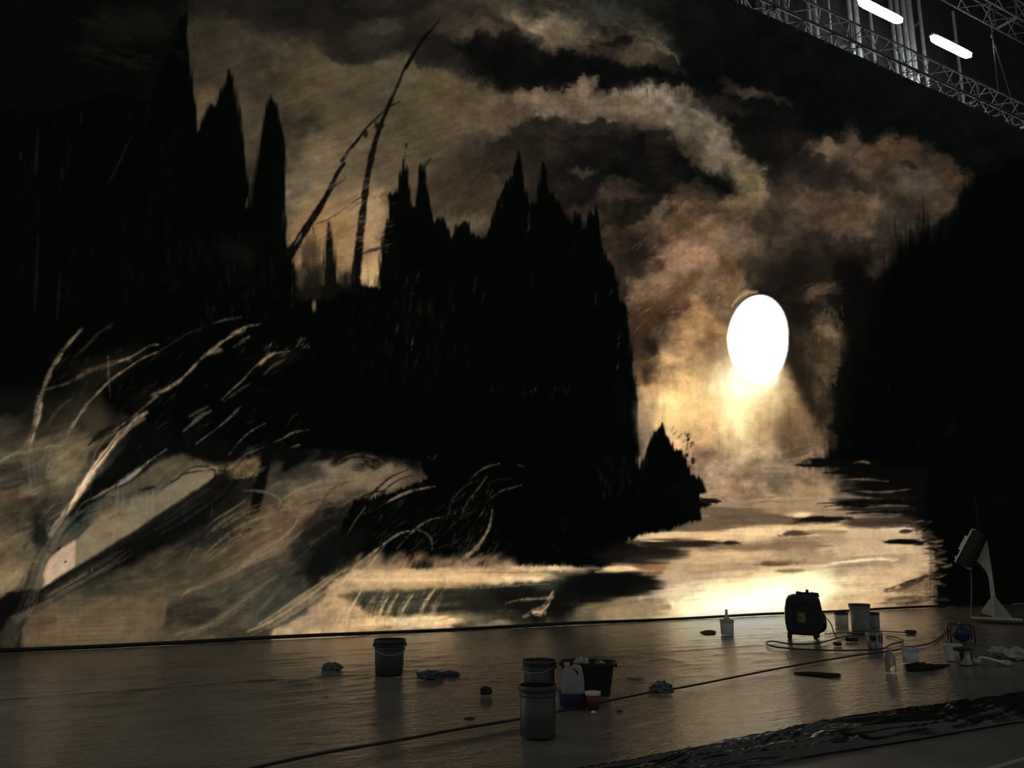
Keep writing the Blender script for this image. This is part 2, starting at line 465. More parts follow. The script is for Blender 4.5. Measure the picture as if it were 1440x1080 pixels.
# right of the moon
blob(1150, 480, 56, 120, (44, 37, 29), 0.95, 0, 0.6)
blob(1105, 395, 40, 40, (34, 29, 24), 0.9)
blob(1130, 420, 26, 70, (22, 19, 16), 0.85)
blob(1155, 408, 34, 10, (82, 66, 50), 0.8, -8)
blob(1165, 455, 26, 34, (86, 70, 51), 0.8, -10)
blob(1175, 462, 18, 14, (112, 92, 68), 0.7)
blob(1140, 480, 16, 30, (68, 54, 40), 0.7, -25)
blob(1168, 520, 14, 30, (86, 70, 50), 0.75, -15)
blob(1130, 540, 30, 40, (30, 25, 20), 0.9, -25)
blob(1160, 570, 30, 40, (28, 24, 19), 0.9, -30)
blob(1125, 590, 40, 46, (132, 104, 73), 0.85, 20, 0.8)
blob(1105, 555, 26, 30, (150, 118, 80), 0.7)
blob(1140, 620, 34, 26, (104, 82, 58), 0.85)
blob(1118, 605, 26, 30, (86, 70, 53), 0.6)
blob(1130, 588, 12, 30, (170, 140, 104), 0.55)
# mist over the lake
poly([(890, 655), (900, 600), (1000, 612), (1100, 612), (1160, 640), (1180, 690), (1280, 700), (1300, 760), (990, 760), (960, 700)], (150, 126, 100), 0.9, 26, 6)
blob(1040, 640, 90, 40, (168, 140, 108), 0.8)
blob(970, 640, 40, 34, (184, 150, 110), 0.7)
blob(1100, 660, 60, 30, (126, 104, 82), 0.8)
blob(1010, 680, 40, 40, (146, 122, 98), 0.8)
blob(1090, 685, 80, 18, (160, 132, 98), 0.7)
hatch(1000, 660, 1160, 745, 60, 2, 50, 3, [(120, 98, 74), (176, 146, 108), (140, 114, 86), (190, 160, 120)], 0.4, 0.03, 4)
warp_canvas(-300, -500, 1529, 700, 9, 8, 34, 28, 2)
warp_canvas(600, -100, 1529, 560, 4, 4, 12, 11, 5)
_cl = fbm(gx / 30, gy / 22, 6, 6, 0.66) - 0.5
_lf = sstep(620, 760, gx)
CV *= (1 + (np.clip(_cl * 1.15, -0.4, 0.45) * (0.4 + 0.6 * _lf) + NS * 0.22 * (1 - _lf) + NV * 0.05 * _lf) * (gy < 720))[..., None]
# --- moon, light falling under it
put(reg(880, 330, 1260, 720), (np.exp(-(((gx - 1052) / 58) ** 2 + ((gy - 552) / 48) ** 2)) * 0.9)[reg(880, 330, 1260, 720)], (255, 212, 146))
put(reg(860, 500, 1260, 720), (np.exp(-(((gx - 955) / 36) ** 2 + ((gy - 576) / 30) ** 2)) * (1.1 + NV))[reg(860, 500, 1260, 720)], (255, 228, 155))
put(reg(860, 480, 1260, 720), (np.exp(-(((gx - 1032) / 24) ** 2 + ((gy - 572) / 46) ** 2)) * (1.3 + NV))[reg(860, 480, 1260, 720)], (275, 250, 190))
put(reg(860, 480, 1260, 720), (np.exp(-(((gx - 1000) / 70) ** 2 + ((gy - 585) / 30) ** 2)) * (0.4 + NV * 0.6))[reg(860, 480, 1260, 720)], (240, 194, 128))
hatch(1040, 560, 1075, 600, 24, 3, 22, 2, [(190, 140, 80), (255, 225, 160)], 0.4, 0.05, 6)
poly([(1038, 505), (1080, 520), (1096, 505), (1090, 530), (1076, 540), (1055, 545), (1030, 560), (1034, 530)], (290, 284, 250), 1, 7, 2)
MOON = [(1065.5 + 42.5 * math.cos(t) * (1.0 if True else 1), 477 + 62 * math.sin(t)) for t in [i * math.pi / 24 for i in range(48)]]
MOON = [(x + 3 * (y - 477) / 62 * (1 if y < 477 else -0.6) * -1, y) for x, y in MOON]

poly(MOON, (300, 300, 296), 1, 1.6, 0.4)
poly([(1082, 423), (1094, 440), (1102, 458), (1096, 452), (1086, 436)], (262, 250, 205), 0.8, 3)

# --- the lake
LAKE = [(800, 872), (850, 830), (905, 800), (820, 806), (700, 812), (700, 795), (850, 796), (900, 780), (880, 756), (940, 744), (985, 735), (985, 712), (1160, 700), (1280, 702), (1284, 735), (1302, 756), (1318, 785), (1312, 815), (1322, 856), (1000, 880)]
poly(LAKE, (176, 148, 116), 0.95, 6, 6, NH)
blob(1100, 720, 120, 14, (150, 122, 92), 0.8, 0, 0.8)
blob(1120, 738, 60, 7, (214, 180, 130), 0.8)
blob(1125, 725, 24, 5, (250, 220, 160), 0.8, 0, 0.8, 0.4)
blob(1030, 722, 60, 9, (96, 80, 62), 0.8, 4)
blob(1080, 731, 70, 7, (84, 70, 54), 0.85, 0)
blob(1000, 740, 70, 9, (92, 79, 64), 0.85, 0)
blob(1240, 735, 50, 7, (62, 51, 40), 0.9, 0)
stroke([(1118, 729), (1160, 730), (1200, 727)], 2, 2, (14, 12, 10), 0.95, 0.5, 0.5, 6)
stroke([(1110, 735), (1140, 734), (1190, 735)], 2, 2, (30, 25, 20), 0.8, 0.6, 0.5, 4)
poly([(898, 758), (910, 750), (960, 748), (1010, 746), (1070, 744), (1100, 740), (1180, 742), (1280, 738), (1300, 750), (1260, 752), (1180, 750), (1110, 752), (1050, 762), (1000, 764), (930, 762)], (228, 194, 146), 0.95, 4, 4, NH)
blob(1080, 750, 70, 5, (246, 214, 164), 0.8)
stroke([(890, 762), (940, 764), (985, 766), (1010, 764)], 2, 1, (36, 30, 24), 0.9, 0.7, 0.6, 7)
stroke([(1018, 764), (1028, 762), (1040, 764)], 2, 1, (24, 20, 16), 0.9, 0.5, 0.4, 4)
poly([(985, 770), (1030, 764), (1080, 762), (1130, 756), (1160, 760), (1120, 768), (1050, 774), (1000, 776)], (136, 114, 89), 0.9, 4, 4, NH)
stroke([(1095, 754), (1120, 750), (1145, 748), (1165, 746)], 2, 1, (70, 56, 42), 0.85, 0.6, 0.5, 5)
blob(1010, 782, 90, 8, (212, 180, 138), 0.85, -3)
blob(960, 800, 90, 14, (190, 160, 122), 0.8, -6)
blob(1140, 776, 34, 6, (160, 134, 106), 0.8, -2)
blob(1210, 770, 80, 14, (214, 182, 140), 0.85, 0)
blob(1240, 752, 60, 8, (196, 168, 132), 0.8)
stroke([(1068, 794), (1090, 792), (1110, 790), (1140, 788)], 2, 1, (110, 88, 62), 0.9, 0.6, 0.5, 7)
stroke([(1095, 804), (1115, 803), (1135, 801)], 2, 1, (120, 98, 70), 0.9, 0.6, 0.5, 5)
blob(1190, 796, 70, 6, (150, 128, 102), 0.7, -6)
stroke([(1150, 797), (1190, 790), (1230, 787), (1262, 788)], 1.5, 1, (255, 232, 186), 0.9, 0.4, 0.4, 4)
blob(1060, 812, 110, 12, (240, 206, 156), 0.85, -8, 0.8)
blob(1240, 815, 70, 26, (206, 174, 134), 0.8, 0)
blob(1290, 795, 20, 22, (198, 168, 130), 0.7)
# hottest water
put(reg(840, 760, 1330, 890), (np.exp(-(((gx - 1070 + (gy - 840) * 1.2) / 115) ** 2 + ((gy - 842) / 25) ** 2)) * (1.5 + 0.5 * NH))[reg(840, 760, 1330, 890)], (292, 276, 226))
put(reg(840, 760, 1330, 890), (np.exp(-(((gx - 960) / 80) ** 2 + ((gy - 858) / 12) ** 2)) * (0.95 + 0.5 * NH))[reg(840, 760, 1330, 890)], (275, 244, 190))
put(reg(840, 760, 1330, 890), (np.exp(-(((gx - 1140) / 26) ** 2 + ((gy - 815) / 18) ** 2)) * 0.9)[reg(840, 760, 1330, 890)], (280, 258, 205))
blob(1190, 845, 60, 16, (222, 184, 134), 0.7, 0)
poly([(1250, 828), (1275, 820), (1300, 808), (1312, 815), (1318, 850), (1280, 856), (1240, 850), (1260, 840)], (96, 78, 58), 0.8, 7, 8)
stroke([(1248, 829), (1270, 823), (1300, 812)], 1, 3, (26, 22, 17), 0.9, 0.6, 0.4, 6)
hatch(1235, 820, 1318, 856, 60, -20, 16, 2.4, [(190, 160, 120), (60, 48, 36), (140, 116, 88), (24, 20, 16)], 0.75, 0.1, 18)
stroke([(1242, 762), (1262, 761), (1285, 763), (1298, 764)], 1, 5, (10, 9, 8), 0.97, 0.4, 0.4, 8)
blob(1275, 747, 9, 2, (40, 33, 26), 0.8)
hatch(880, 770, 1300, 850, 150, -5, 60, 3, [(226, 194, 148), (166, 138, 106), (250, 222, 172), (148, 122, 94)], 0.35, 0.03, 4)
for x0, x1, y, wd, c_ in ((985, 1100, 728, 6, (88, 72, 55)), (1000, 1080, 736, 5, (70, 58, 45)), (900, 1010, 765, 6, (46, 38, 30)), (880, 960, 770, 8, (24, 20, 16)), (985, 1150, 769, 6, (128, 106, 82)), (1195, 1290, 733, 7, (58, 47, 37)), (1230, 1300, 741, 4, (80, 66, 52)), (1060, 1150, 793, 4, (104, 82, 58)), (1090, 1140, 803, 4, (112, 90, 64)), (1160, 1260, 797, 3, (140, 118, 92)), (1120, 1170, 776, 6, (156, 130, 102)), (1040, 1120, 708, 3, (110, 90, 68)), (1010, 1140, 700, 3, (120, 98, 74)), (1050, 1110, 668, 3, (128, 104, 80)), (960, 1060, 790, 4, (220, 188, 142)), (900, 1000, 755, 5, (226, 192, 144))):
    stroke([(x0, y + 1), ((x0 + x1) / 2, y - 1), (x1, y - 2)], 1, 0.8, c_, 0.9, 0.6, 0.7, wd, 0.35)
# drips in the wet paint
for i in range(40):
    x = _pr.uniform(1060, 1300); y = _pr.uniform(735, 790); l = _pr.uniform(20, 60)
    stroke([(x, y), (x + 0.5, y + l)], 1.2, 0.6, _pr.choice([(150, 122, 90), (240, 210, 165)]), 0.28, 0.8, 0.2)
stroke([(1020, 858), (1060, 851), (1108, 842)], 0.8, 0.8, (170, 130, 90), 0.7, 0.5, 0.1)
stroke([(1155, 846), (1190, 840), (1230, 833)], 1.0, 0.8, (120, 92, 64), 0.7, 0.5, 0.1)

warp_canvas(780, 690, 1330, 880, 8, 2.2, 30, 5, 7, 8)
# --- lit ground, lower left
poly([(-300, 560), (-60, 575), (10, 585), (40, 612), (75, 600), (120, 590), (135, 620), (122, 660), (200, 640), (260, 640), (320, 640), (400, 630), (440, 640), (480, 640), (530, 645), (560, 655), (600, 670), (560, 720), (500, 760), (480, 800), (560, 800), (800, 798), (800, 880), (420, 905), (0, 925), (-300, 940)], (78, 69, 53), 0.97, 14, 12)
blob(20, 600, 60, 26, (44, 39, 31), 0.7)
blob(60, 650, 70, 30, (84, 76, 60), 0.7)
blob(85, 655, 34, 24, (116, 102, 74), 0.85, -10)
blob(110, 625, 24, 24, (104, 90, 66), 0.7, -30)
blob(40, 690, 30, 16, (86, 77, 60), 0.7)
blob(30, 705, 22, 12, (58, 44, 34), 0.6)
blob(20, 665, 30, 12, (50, 46, 38), 0.6)
blob(25, 735, 50, 22, (62, 57, 43), 0.8)
blob(70, 725, 26, 26, (38, 38, 32), 0.8)
blob(55, 755, 14, 24, (26, 28, 24), 0.85)
blob(20, 780, 40, 26, (92, 83, 62), 0.8)
blob(10, 810, 26, 20, (146, 126, 92), 0.9, -20)
blob(10, 770, 30, 8, (110, 99, 74), 0.5, -20)
hatch(-40, 600, 110, 800, 90, -25, 36, 4, [(112, 100, 74), (60, 54, 42), (90, 80, 60), (46, 42, 34)], 0.4, 0.12, 20)
hatch(20, 680, 100, 770, 60, -60, 18, 3, [(40, 42, 36), (100, 94, 78), (28, 30, 26)], 0.5, 0.2, 30)
stroke([(-20, 655), (20, 640), (60, 630), (100, 622)], 3, 2, (124, 113, 88), 0.7, 0.6, 0.4, 6)
stroke([(-10, 760), (30, 750), (60, 735)], 2, 1, (110, 100, 78), 0.5, 0.6, 0.4, 5)
stroke([(28, 692), (42, 690), (56, 682)], 5, 3, (112, 100, 78), 0.6, 0.7, 0.4, 7)
# beige panel at the foot
poly([(26, 908), (30, 872), (60, 855), (110, 842), (170, 838), (232, 838), (238, 850), (230, 868), (226, 884), (205, 902), (120, 910)], (92, 80, 60), 0.93, 4, 3)
blob(140, 885, 70, 16, (112, 97, 72), 0.75, -3)
blob(60, 885, 24, 10, (72, 58, 44), 0.7)
blob(130, 855, 90, 10, (72, 63, 47), 0.7)
blob(150, 822, 70, 18, (52, 50, 40), 0.8, -10)
hatch(30, 838, 232, 905, 110, -1, 60, 2.2, [(122, 106, 78), (76, 66, 50), (66, 54, 40), (104, 92, 68)], 0.4, 0.02, 2)
for px, py in ((100, 852), (155, 900), (84, 772), (110, 892), (72, 796), (80, 797), (92, 805)): blob(px, py, 1.8, 1.6, (10, 9, 8), 0.95, 0, 0.4, 0)
stroke([(24, 872), (22, 890), (27, 908)], 3, 3, (10, 10, 9), 0.9, 0.5, 0.3)
# brown tangle in the middle
blob(330, 740, 110, 46, (62, 54, 42), 0.85, -10)
blob(330, 790, 110, 40, (82, 68, 51), 0.85, -20)
blob(400, 745, 60, 34, (98, 81, 60), 0.8, -25)
blob(360, 700, 60, 26, (58, 53, 43), 0.8)
blob(300, 735, 70, 30, (26, 26, 23), 0.85, -20)
blob(250, 790, 60, 30, (58, 52, 40), 0.8)
blob(320, 835, 60, 26, (66, 62, 49), 0.8)
blob(275, 866, 46, 26, (44, 40, 34), 0.9, 0)
blob(300, 852, 26, 5, (84, 77, 63), 0.6)
blob(395, 840, 44, 30, (54, 54, 44), 0.85, -30)
blob(380, 858, 30, 12, (62, 63, 52), 0.7, -30)
blob(440, 785, 46, 44, (26, 27, 23), 0.92, -20)
blob(470, 745, 40, 40, (16, 17, 15), 0.9)
blob(415, 805, 30, 20, (48, 46, 37), 0.8)
blob(345, 890, 60, 10, (54, 49, 39), 0.8)
blob(430, 880, 60, 16, (142, 119, 90), 0.85, -6)
blob(460, 850, 30, 26, (128, 108, 80), 0.8, -40)
hatch(230, 690, 450, 800, 130, -28, 50, 3, [(112, 92, 68), (44, 40, 33), (86, 72, 54), (130, 106, 78), (30, 28, 24)], 0.45, 0.14, 14)
hatch(240, 790, 440, 890, 90, -22, 50, 3, [(88, 78, 60), (48, 44, 36), (70, 64, 50)], 0.4, 0.1, 14)
hatch(230, 850, 330, 890, 40, -3, 50, 2.5, [(78, 68, 56), (36, 32, 28)], 0.5, 0.04, 4)
# light tufts in the middle distance
blob(370, 655, 50, 18, (40, 38, 32), 0.8)
blob(340, 656, 24, 13, (124, 102, 72), 0.85, -20)
blob(500, 668, 54, 26, (112, 97, 76), 0.85, 10)
blob(520, 672, 34, 24, (126, 108, 84), 0.7)
blob(450, 690, 40, 22, (104, 90, 70), 0.8, -10)
blob(440, 660, 34, 14, (50, 46, 38), 0.8)
blob(425, 715, 30, 12, (112, 95, 72), 0.7)
hatch(410, 650, 560, 730, 90, -25, 30, 2.5, [(140, 122, 96), (80, 70, 56), (60, 54, 44), (124, 106, 82)], 0.45, 0.15, 25)
# pale strip between the logs
STRIP = [(58, 830), (58, 808), (80, 780), (110, 750), (140, 722), (178, 700), (215, 688), (250, 672), (285, 658), (303, 656), (302, 670), (290, 686), (240, 722), (190, 752), (140, 784), (95, 812)]
poly(STRIP, (112, 100, 78), 0.95, 4, 4)
poly([(62, 826), (66, 796), (84, 774), (108, 760), (106, 795), (84, 812)], (188, 157, 128), 0.92, 2.5, 2)
poly([(106, 762), (122, 744), (150, 735), (190, 728), (190, 748), (140, 780), (106, 796)], (132, 116, 90), 0.85, 5, 3)
blob(150, 705, 44, 20, (74, 72, 60), 0.75, -25)
blob(115, 730, 26, 16, (40, 48, 40), 0.8, -40)
blob(270, 675, 26, 16, (128, 111, 86), 0.7, -20)
blob(150, 758, 18, 5, (92, 80, 58), 0.7, -10)
hatch(120, 660, 290, 760, 50, 90, 30, 5, [(140, 122, 96), (96, 86, 66), (120, 106, 82)], 0.3, 0.05, 8)
blob(208, 686, 14, 3, (20, 16, 13), 0.9, -4, 0.4, 0.3)
# black under the leaning trunk
poly([(92, 728), (112, 702), (140, 668), (170, 636), (205, 592), (260, 570), (330, 580), (340, 650), (300, 652), (255, 636), (230, 640), (205, 662), (160, 690), (128, 712), (112, 735)], (7, 9, 8), 0.97, 5, 5)
hatch(95, 690, 150, 745, 40, -60, 16, 2, [(70, 76, 66), (20, 24, 22), (100, 100, 86)], 0.55, 0.2, 25)
# the black log shadow
LOG = [(-20, 872), (0, 852), (28, 836), (60, 830), (110, 806), (160, 775), (220, 738), (270, 705), (302, 682), (330, 664), (352, 650), (372, 662), (350, 700), (318, 720), (300, 740), (262, 760), (225, 775), (190, 795), (140, 815), (95, 832), (60, 852), (40, 872), (28, 915), (-20, 920)]
poly(LOG, (22, 21, 18), 0.94, 8, 5)
poly([(150, 785), (220, 742), (290, 700), (310, 700), (290, 735), (230, 768), (180, 792), (140, 806)], (8, 9, 8), 0.95, 6, 4)
for k in range(14):
    o = k * 2.2
    stroke([(20, 872 - o * 0.5 + 8), (70, 838 - o * .7 + 8), (120, 810 - o * 0.6 + 8), (200, 764 - o * .3 + 8)], 1, 0.5, _pr.choice([(92, 84, 70), (48, 44, 37), (120, 110, 92), (12, 12, 10)]), 0.5, 0.7, 0.4, 2.2)
poly([(-20, 850), (0, 840), (14, 830), (24, 838), (12, 856), (-10, 875)], (8, 9, 8), 0.9, 3, 3)
poly([(2, 905), (14, 868), (30, 845), (50, 800), (62, 782), (58, 830), (40, 862), (26, 880), (22, 912)], (84, 77, 63), 0.7, 5, 4)
hatch(4, 800, 60, 905, 40, -62, 34, 2.5, [(120, 110, 92), (60, 56, 46), (34, 32, 27)], 0.5, 0.06, 8)
blob(15, 895, 26, 18, (40, 40, 34), 0.8)
# bright shore strip
SHORE = [(380, 890), (420, 870), (450, 845), (470, 815), (495, 800), (540, 796), (600, 800), (650, 797), (720, 796), (805, 799), (805, 804), (770, 806), (782, 812), (760, 818), (700, 822), (640, 826), (600, 830), (500, 832), (475, 836), (500, 850), (520, 862), (560, 862), (625, 864), (640, 874), (630, 884), (480, 896), (380, 903)]
poly(SHORE, (188, 156, 116), 0.93, 5, 5)
blob(600, 812, 130, 9, (222, 188, 140), 0.9, 0)
blob(720, 815, 60, 6, (246, 214, 162), 0.9, -3, 0.7, 0.5)
blob(760, 800, 46, 3.5, (236, 206, 158), 0.9)
poly([(500, 834), (640, 828), (780, 815), (850, 805), (905, 800), (870, 840), (820, 875), (680, 884), (640, 868), (560, 858), (510, 858)], (48, 46, 36), 0.93, 5, 6)
blob(560, 845, 60, 12, (62, 60, 46), 0.8)
blob(820, 835, 70, 30, (12, 13, 12), 0.95, -20)
blob(700, 860, 60, 18, (30, 30, 25), 0.9)
blob(640, 845, 30, 18, (40, 40, 32), 0.8)
blob(745, 835, 60, 12, (22, 22, 19), 0.9)
hatch(500, 830, 760, 880, 80, -2, 60, 2.4, [(78, 74, 58), (30, 30, 25), (50, 48, 38)], 0.45, 0.02, 3)
blob(870, 855, 70, 16, (112, 98, 74), 0.85, -8)
blob(830, 872, 50, 8, (86, 80, 62), 0.8, -4)
blob(900, 862, 40, 10, (160, 136, 102), 0.7, -8)
hatch(810, 830, 930, 878, 50, -4, 60, 2.5, [(150, 130, 98), (60, 56, 44), (110, 98, 76)], 0.4, 0.03, 4)
blob(590, 874, 90, 9, (246, 212, 160), 0.92, -3, 0.7, 0.4)
blob(500, 880, 70, 9, (206, 172, 128), 0.85, -4)
blob(690, 880, 40, 5, (150, 140, 112), 0.7, -3)
stroke([(485, 893), (530, 884), (580, 878), (640, 868)], 1, 1, (128, 100, 70), 0.7, 0.6, 0.3, 3)
stroke([(710, 848), (730, 843), (755, 842), (780, 840)], 1, 1, (150, 128, 98), 0.8, 0.6, 0.6, 5)
stroke([(735, 866), (750, 858), (765, 855), (778, 832)], 2, 1, (196, 166, 128), 0.85, 0.6, 0.6, 6)
stroke([(750, 858), (765, 862), (768, 855)], 4, 3, (200, 170, 132), 0.7, 0.6, 0.6)
# far bright spit
poly([(838, 804), (850, 798), (870, 795), (890, 796), (935, 800), (920, 804), (860, 805)], (226, 188, 138), 0.95, 2.5, 3, NH)
blob(915, 799, 30, 4, (150, 100, 62), 0.7)

warp_canvas(-300, 560, 820, 930, 2.6, 2.2, 14, 12, 3, 14)
_cl2 = fbm(gx / 22, gy / 16, 2, 6, 0.68) - 0.5
CV *= (1 + (np.clip(_cl2 * 0.5, -0.3, 0.3) + NT * 0.34 * sstep(470, 400, gx) + NH * 0.14 * sstep(400, 480, gx) + NV * 0.05) * (gy > 560) * (gx < 800))[..., None]
# --- dark forest masses
poly([(-300, -500), (60, -500), (150, -200), (262, -40), (262, 60), (268, 160), (200, 200), (-300, 200)], (5, 7, 6), 0.97, 14, 12, NV)
blob(205, 30, 60, 30, (22, 21, 18), 0.75, -10, 0.9)
blob(150, 30, 30, 26, (16, 16, 14), 0.7, -10, 0.9)
TREES_L = [(-300, 170), (-100, 150), (60, 160), (150, 130), (210, 140), (240, 60), (256, 20), (262, 20), (266, 70), (270, 110), (275, 150), (277, 185), (282, 182), (288, 160), (297, 146), (304, 148), (309, 130), (316, 112), (322, 100), (328, 112), (334, 140), (342, 175), (345, 215), (349, 250), (351, 280), (346, 300), (351, 290), (357, 262), (360, 235), (366, 205), (370, 175), (376, 148), (381, 133), (387, 146), (392, 165), (399, 190), (402, 225), (401, 262), (398, 300), (401, 335), (406, 356), (414, 372), (420, 402), (450, 410), (500, 408), (536, 402), (560, 460), (560, 640), (430, 632), (400, 640), (372, 622), (330, 634), (300, 622), (240, 618), (200, 590), (170, 580), (130, 588), (100, 562), (70, 570), (40, 556), (0, 562), (-60, 555), (-300, 540)]
poly(TREES_L, BLK, 0.985, 3.0, 5, NV)
for _ in range(150):
    x = _pr.uniform(-100, 600); b = np.interp(x, [-100, 0, 60, 110, 200, 330, 430, 480, 600], [555, 572, 580, 585, 610, 636, 644, 640, 655])
    blob(x, b + _pr.uniform(-16, 8), _pr.uniform(8, 26), _pr.uniform(4, 10), (8, 9, 8), 0.75, _pr.uniform(-50, -15), 0.7, 1.2)
hatch(-60, 570, 130, 620, 40, -40, 26, 6, [(10, 10, 9), (20, 18, 15), (60, 53, 42)], 0.6, 0.1, 20)
MID = [(405, 370), (413, 380), (424, 398), (437, 402), (455, 398), (460, 330), (463, 316), (467, 345), (474, 398), (490, 402), (498, 398), (512, 402), (528, 402), (534, 385), (536, 350), (540, 322), (546, 305), (545, 275), (556, 270), (560, 245), (563, 250), (567, 225), (572, 245), (577, 268), (581, 288), (583, 290), (585, 262), (590, 238), (594, 228), (598, 245), (601, 270), (605, 290), (608, 312), (614, 305), (618, 300), (624, 312), (631, 325), (635, 333), (640, 330), (643, 318), (652, 308), (658, 314), (663, 328), (680, 333), (690, 318), (695, 290), (702, 275), (712, 258), (720, 244), (727, 228), (730, 214), (734, 232), (738, 262), (745, 284), (751, 282), (755, 262), (760, 250), (764, 230), (769, 242), (773, 268), (782, 282), (794, 300), (804, 318), (810, 298), (814, 306), (817, 324), (825, 322), (829, 292), (835, 300), (838, 290), (842, 318), (846, 345), (856, 362), (864, 376), (868, 398), (872, 424), (880, 428), (884, 460), (888, 498), (893, 530), (896, 560), (894, 600), (893, 636), (898, 660), (905, 645), (909, 632), (916, 618), (922, 603), (931, 597), (936, 610), (944, 622), (950, 632), (960, 634), (966, 650), (972, 668), (984, 674), (990, 684), (996, 692), (984, 696), (988, 706), (1006, 709), (984, 716), (986, 730), (950, 742), (905, 750), (880, 762), (900, 770), (880, 784), (850, 796), (800, 795), (720, 794), (650, 792), (560, 792), (500, 794), (480, 780), (478, 745), (500, 705), (560, 690), (600, 672), (590, 650), (540, 640), (480, 630), (440, 630), (400, 630)]
poly(MID, BLK, 0.985, 2.2, 5, NV)
blob(900, 775, 60, 6, (10, 9, 8), 0.8)
poly([(810, 815), (860, 806), (930, 806), (900, 825), (850, 845), (815, 850)], (10, 11, 10), 0.9, 7, 6, NH)
TREES_R = [(1560, 60), (1480, 200), (1400, 230), (1366, 255), (1352, 275), (1344, 300), (1335, 318), (1326, 330), (1318, 328), (1312, 334), (1306, 322), (1299, 308), (1293, 322), (1288, 338), (1282, 328), (1277, 342), (1270, 336), (1262, 348), (1255, 362), (1246, 370), (1240, 388), (1230, 405), (1216, 440), (1202, 470), (1190, 500), (1186, 545), (1178, 590), (1172, 625), (1160, 640), (1140, 648), (1132, 653), (1160, 656), (1190, 657), (1222, 660), (1240, 664), (1262, 668), (1278, 690), (1284, 704), (1286, 722), (1292, 745), (1306, 760), (1318, 790), (1312, 812), (1318, 838), (1322, 870), (1560, 900)]
poly(TREES_R, BLK, 0.985, 13, 10, NV)
blob(1215, 400, 30, 60, (8, 8, 7), 0.8, -20)
blob(1200, 480, 24, 60, (8, 8, 7), 0.8, -10)
# dark wave bars on the right bank
poly([(1185, 660), (1240, 656), (1300, 660), (1300, 735), (1240, 736), (1262, 728), (1200, 720), (1172, 708), (1204, 700), (1186, 688), (1210, 680)], (10, 9, 8), 0.88, 7, 8, NH)
for x0, x1, y, wd in ((1158, 1300, 664, 9), (1180, 1300, 671, 6), (1196, 1300, 681, 9), (1182, 1300, 690, 4), (1150, 1290, 707, 8), (1160, 1220, 711, 5), (1190, 1290, 721, 6), (1115, 1200, 729, 4), (1165, 1230, 650, 8)):
    stroke([(x0, y + 1), ((x0 + x1) / 2, y - 1), (x1, y + 1)], 1.5, wd, (8, 8, 7), 0.95, 0.5, 0.8, wd, 0.3)
for pts in ([(1180, 675), (1215, 674), (1250, 677)], [(1195, 690), (1240, 692), (1280, 688)], [(1170, 697), (1200, 699), (1240, 701)], [(1215, 714), (1250, 711), (1278, 712)], [(1200, 651), (1212, 649), (1222, 651)]):
    stroke(pts, 1, 0.6, (132, 110, 84), 0.75, 0.7, 0.7, 4)
stroke([(965, 694), (985, 700), (1008, 708)], 3, 1, BLK, 0.95, 0.5, 0.5)
stroke([(968, 706), (990, 708), (1012, 706)], 3, 1, BLK, 0.95, 0.5, 0.5)
# ghost trees in front of the glow, between the leaning trunks
poly([(424, 420), (428, 350), (434, 330), (442, 320), (450, 350), (454, 420)], (40, 33, 24), 0.65, 8, 5, NV)
poly([(414, 420), (416, 385), (428, 370), (440, 378), (455, 372), (458, 420)], (22, 20, 16), 0.8, 9, 5, NV)
poly([(474, 410), (478, 385), (490, 380), (500, 385), (504, 410)], (16, 15, 13), 0.85, 6, 4, NV)
poly([(456, 420), (458, 340), (461, 312), (465, 312), (470, 350), (474, 420)], (14, 13, 11), 0.9, 3, 3, NV)
poly([(507, 398), (508, 375), (513, 368), (520, 385), (524, 368), (530, 378), (532, 404)], (196, 162, 112), 0.55, 3, 5, NV)
blob(442, 430, 3, 9, (150, 122, 84), 0.7, 0, 0.7, 0.3)
poly([(420, 372), (430, 380), (424, 408), (416, 400)], (90, 74, 52), 0.5, 4, 4, NV)
# faint greys inside the masses
def inside(x, y): return True
hatch(20, 150, 260, 420, 60, 95, 40, 8, [(14, 13, 12), (10, 10, 9), (17, 15, 13)], 0.35, 0.05, 12)
hatch(120, 10, 260, 90, 24, 20, 50, 14, [(20, 19, 16), (24, 22, 18)], 0.5, 0.1, 20)
hatch(-250, -450, 250, 0, 60, 60, 90, 14, [(14, 14, 12), (18, 17, 14)], 0.4, 0.1, 40)
for pts, w_, c_ in (([(187, 188), (178, 205), (168, 228), (150, 262)], 2.5, (34, 31, 27)), ([(54, 180), (52, 210), (50, 245)], 4, (30, 27, 23)), ([(115, 155), (114, 172)], 3, (26, 24, 20)), ([(87, 232), (87, 248)], 5, (26, 23, 20)), ([(28, 212), (29, 224)], 3, (34, 30, 25)), ([(53, 330), (52, 380), (48, 440)], 3, (28, 26, 22)), ([(85, 380), (83, 410), (80, 450)], 4, (24, 22, 19)), ([(350, 270), (347, 284), (346, 292)], 3.5, (66, 60, 48)), ([(411, 378), (411, 430)], 1, (54, 48, 40))):
    stroke(pts, w_ * 0.4, w_ * 0.5, c_, 0.8, 0.8, 0.5, w_)
hatch(235, 335, 400, 400, 60, 85, 30, 5, [(18, 15, 13), (26, 21, 17), (14, 13, 11)], 0.4, 0.05, 10)
blob(325, 355, 16, 14, (20, 16, 14), 0.6, 0, 0.9)
blob(345, 365, 12, 18, (22, 18, 15), 0.6, 0, 0.9)
hatch(280, 400, 420, 460, 26, 80, 14, 3, [(22, 20, 18), (30, 27, 24)], 0.6, 0.1, 20)
hatch(490, 370, 640, 540, 60, 92, 26, 5, [(20, 17, 15), (15, 14, 12), (26, 21, 18)], 0.4, 0.05, 8)
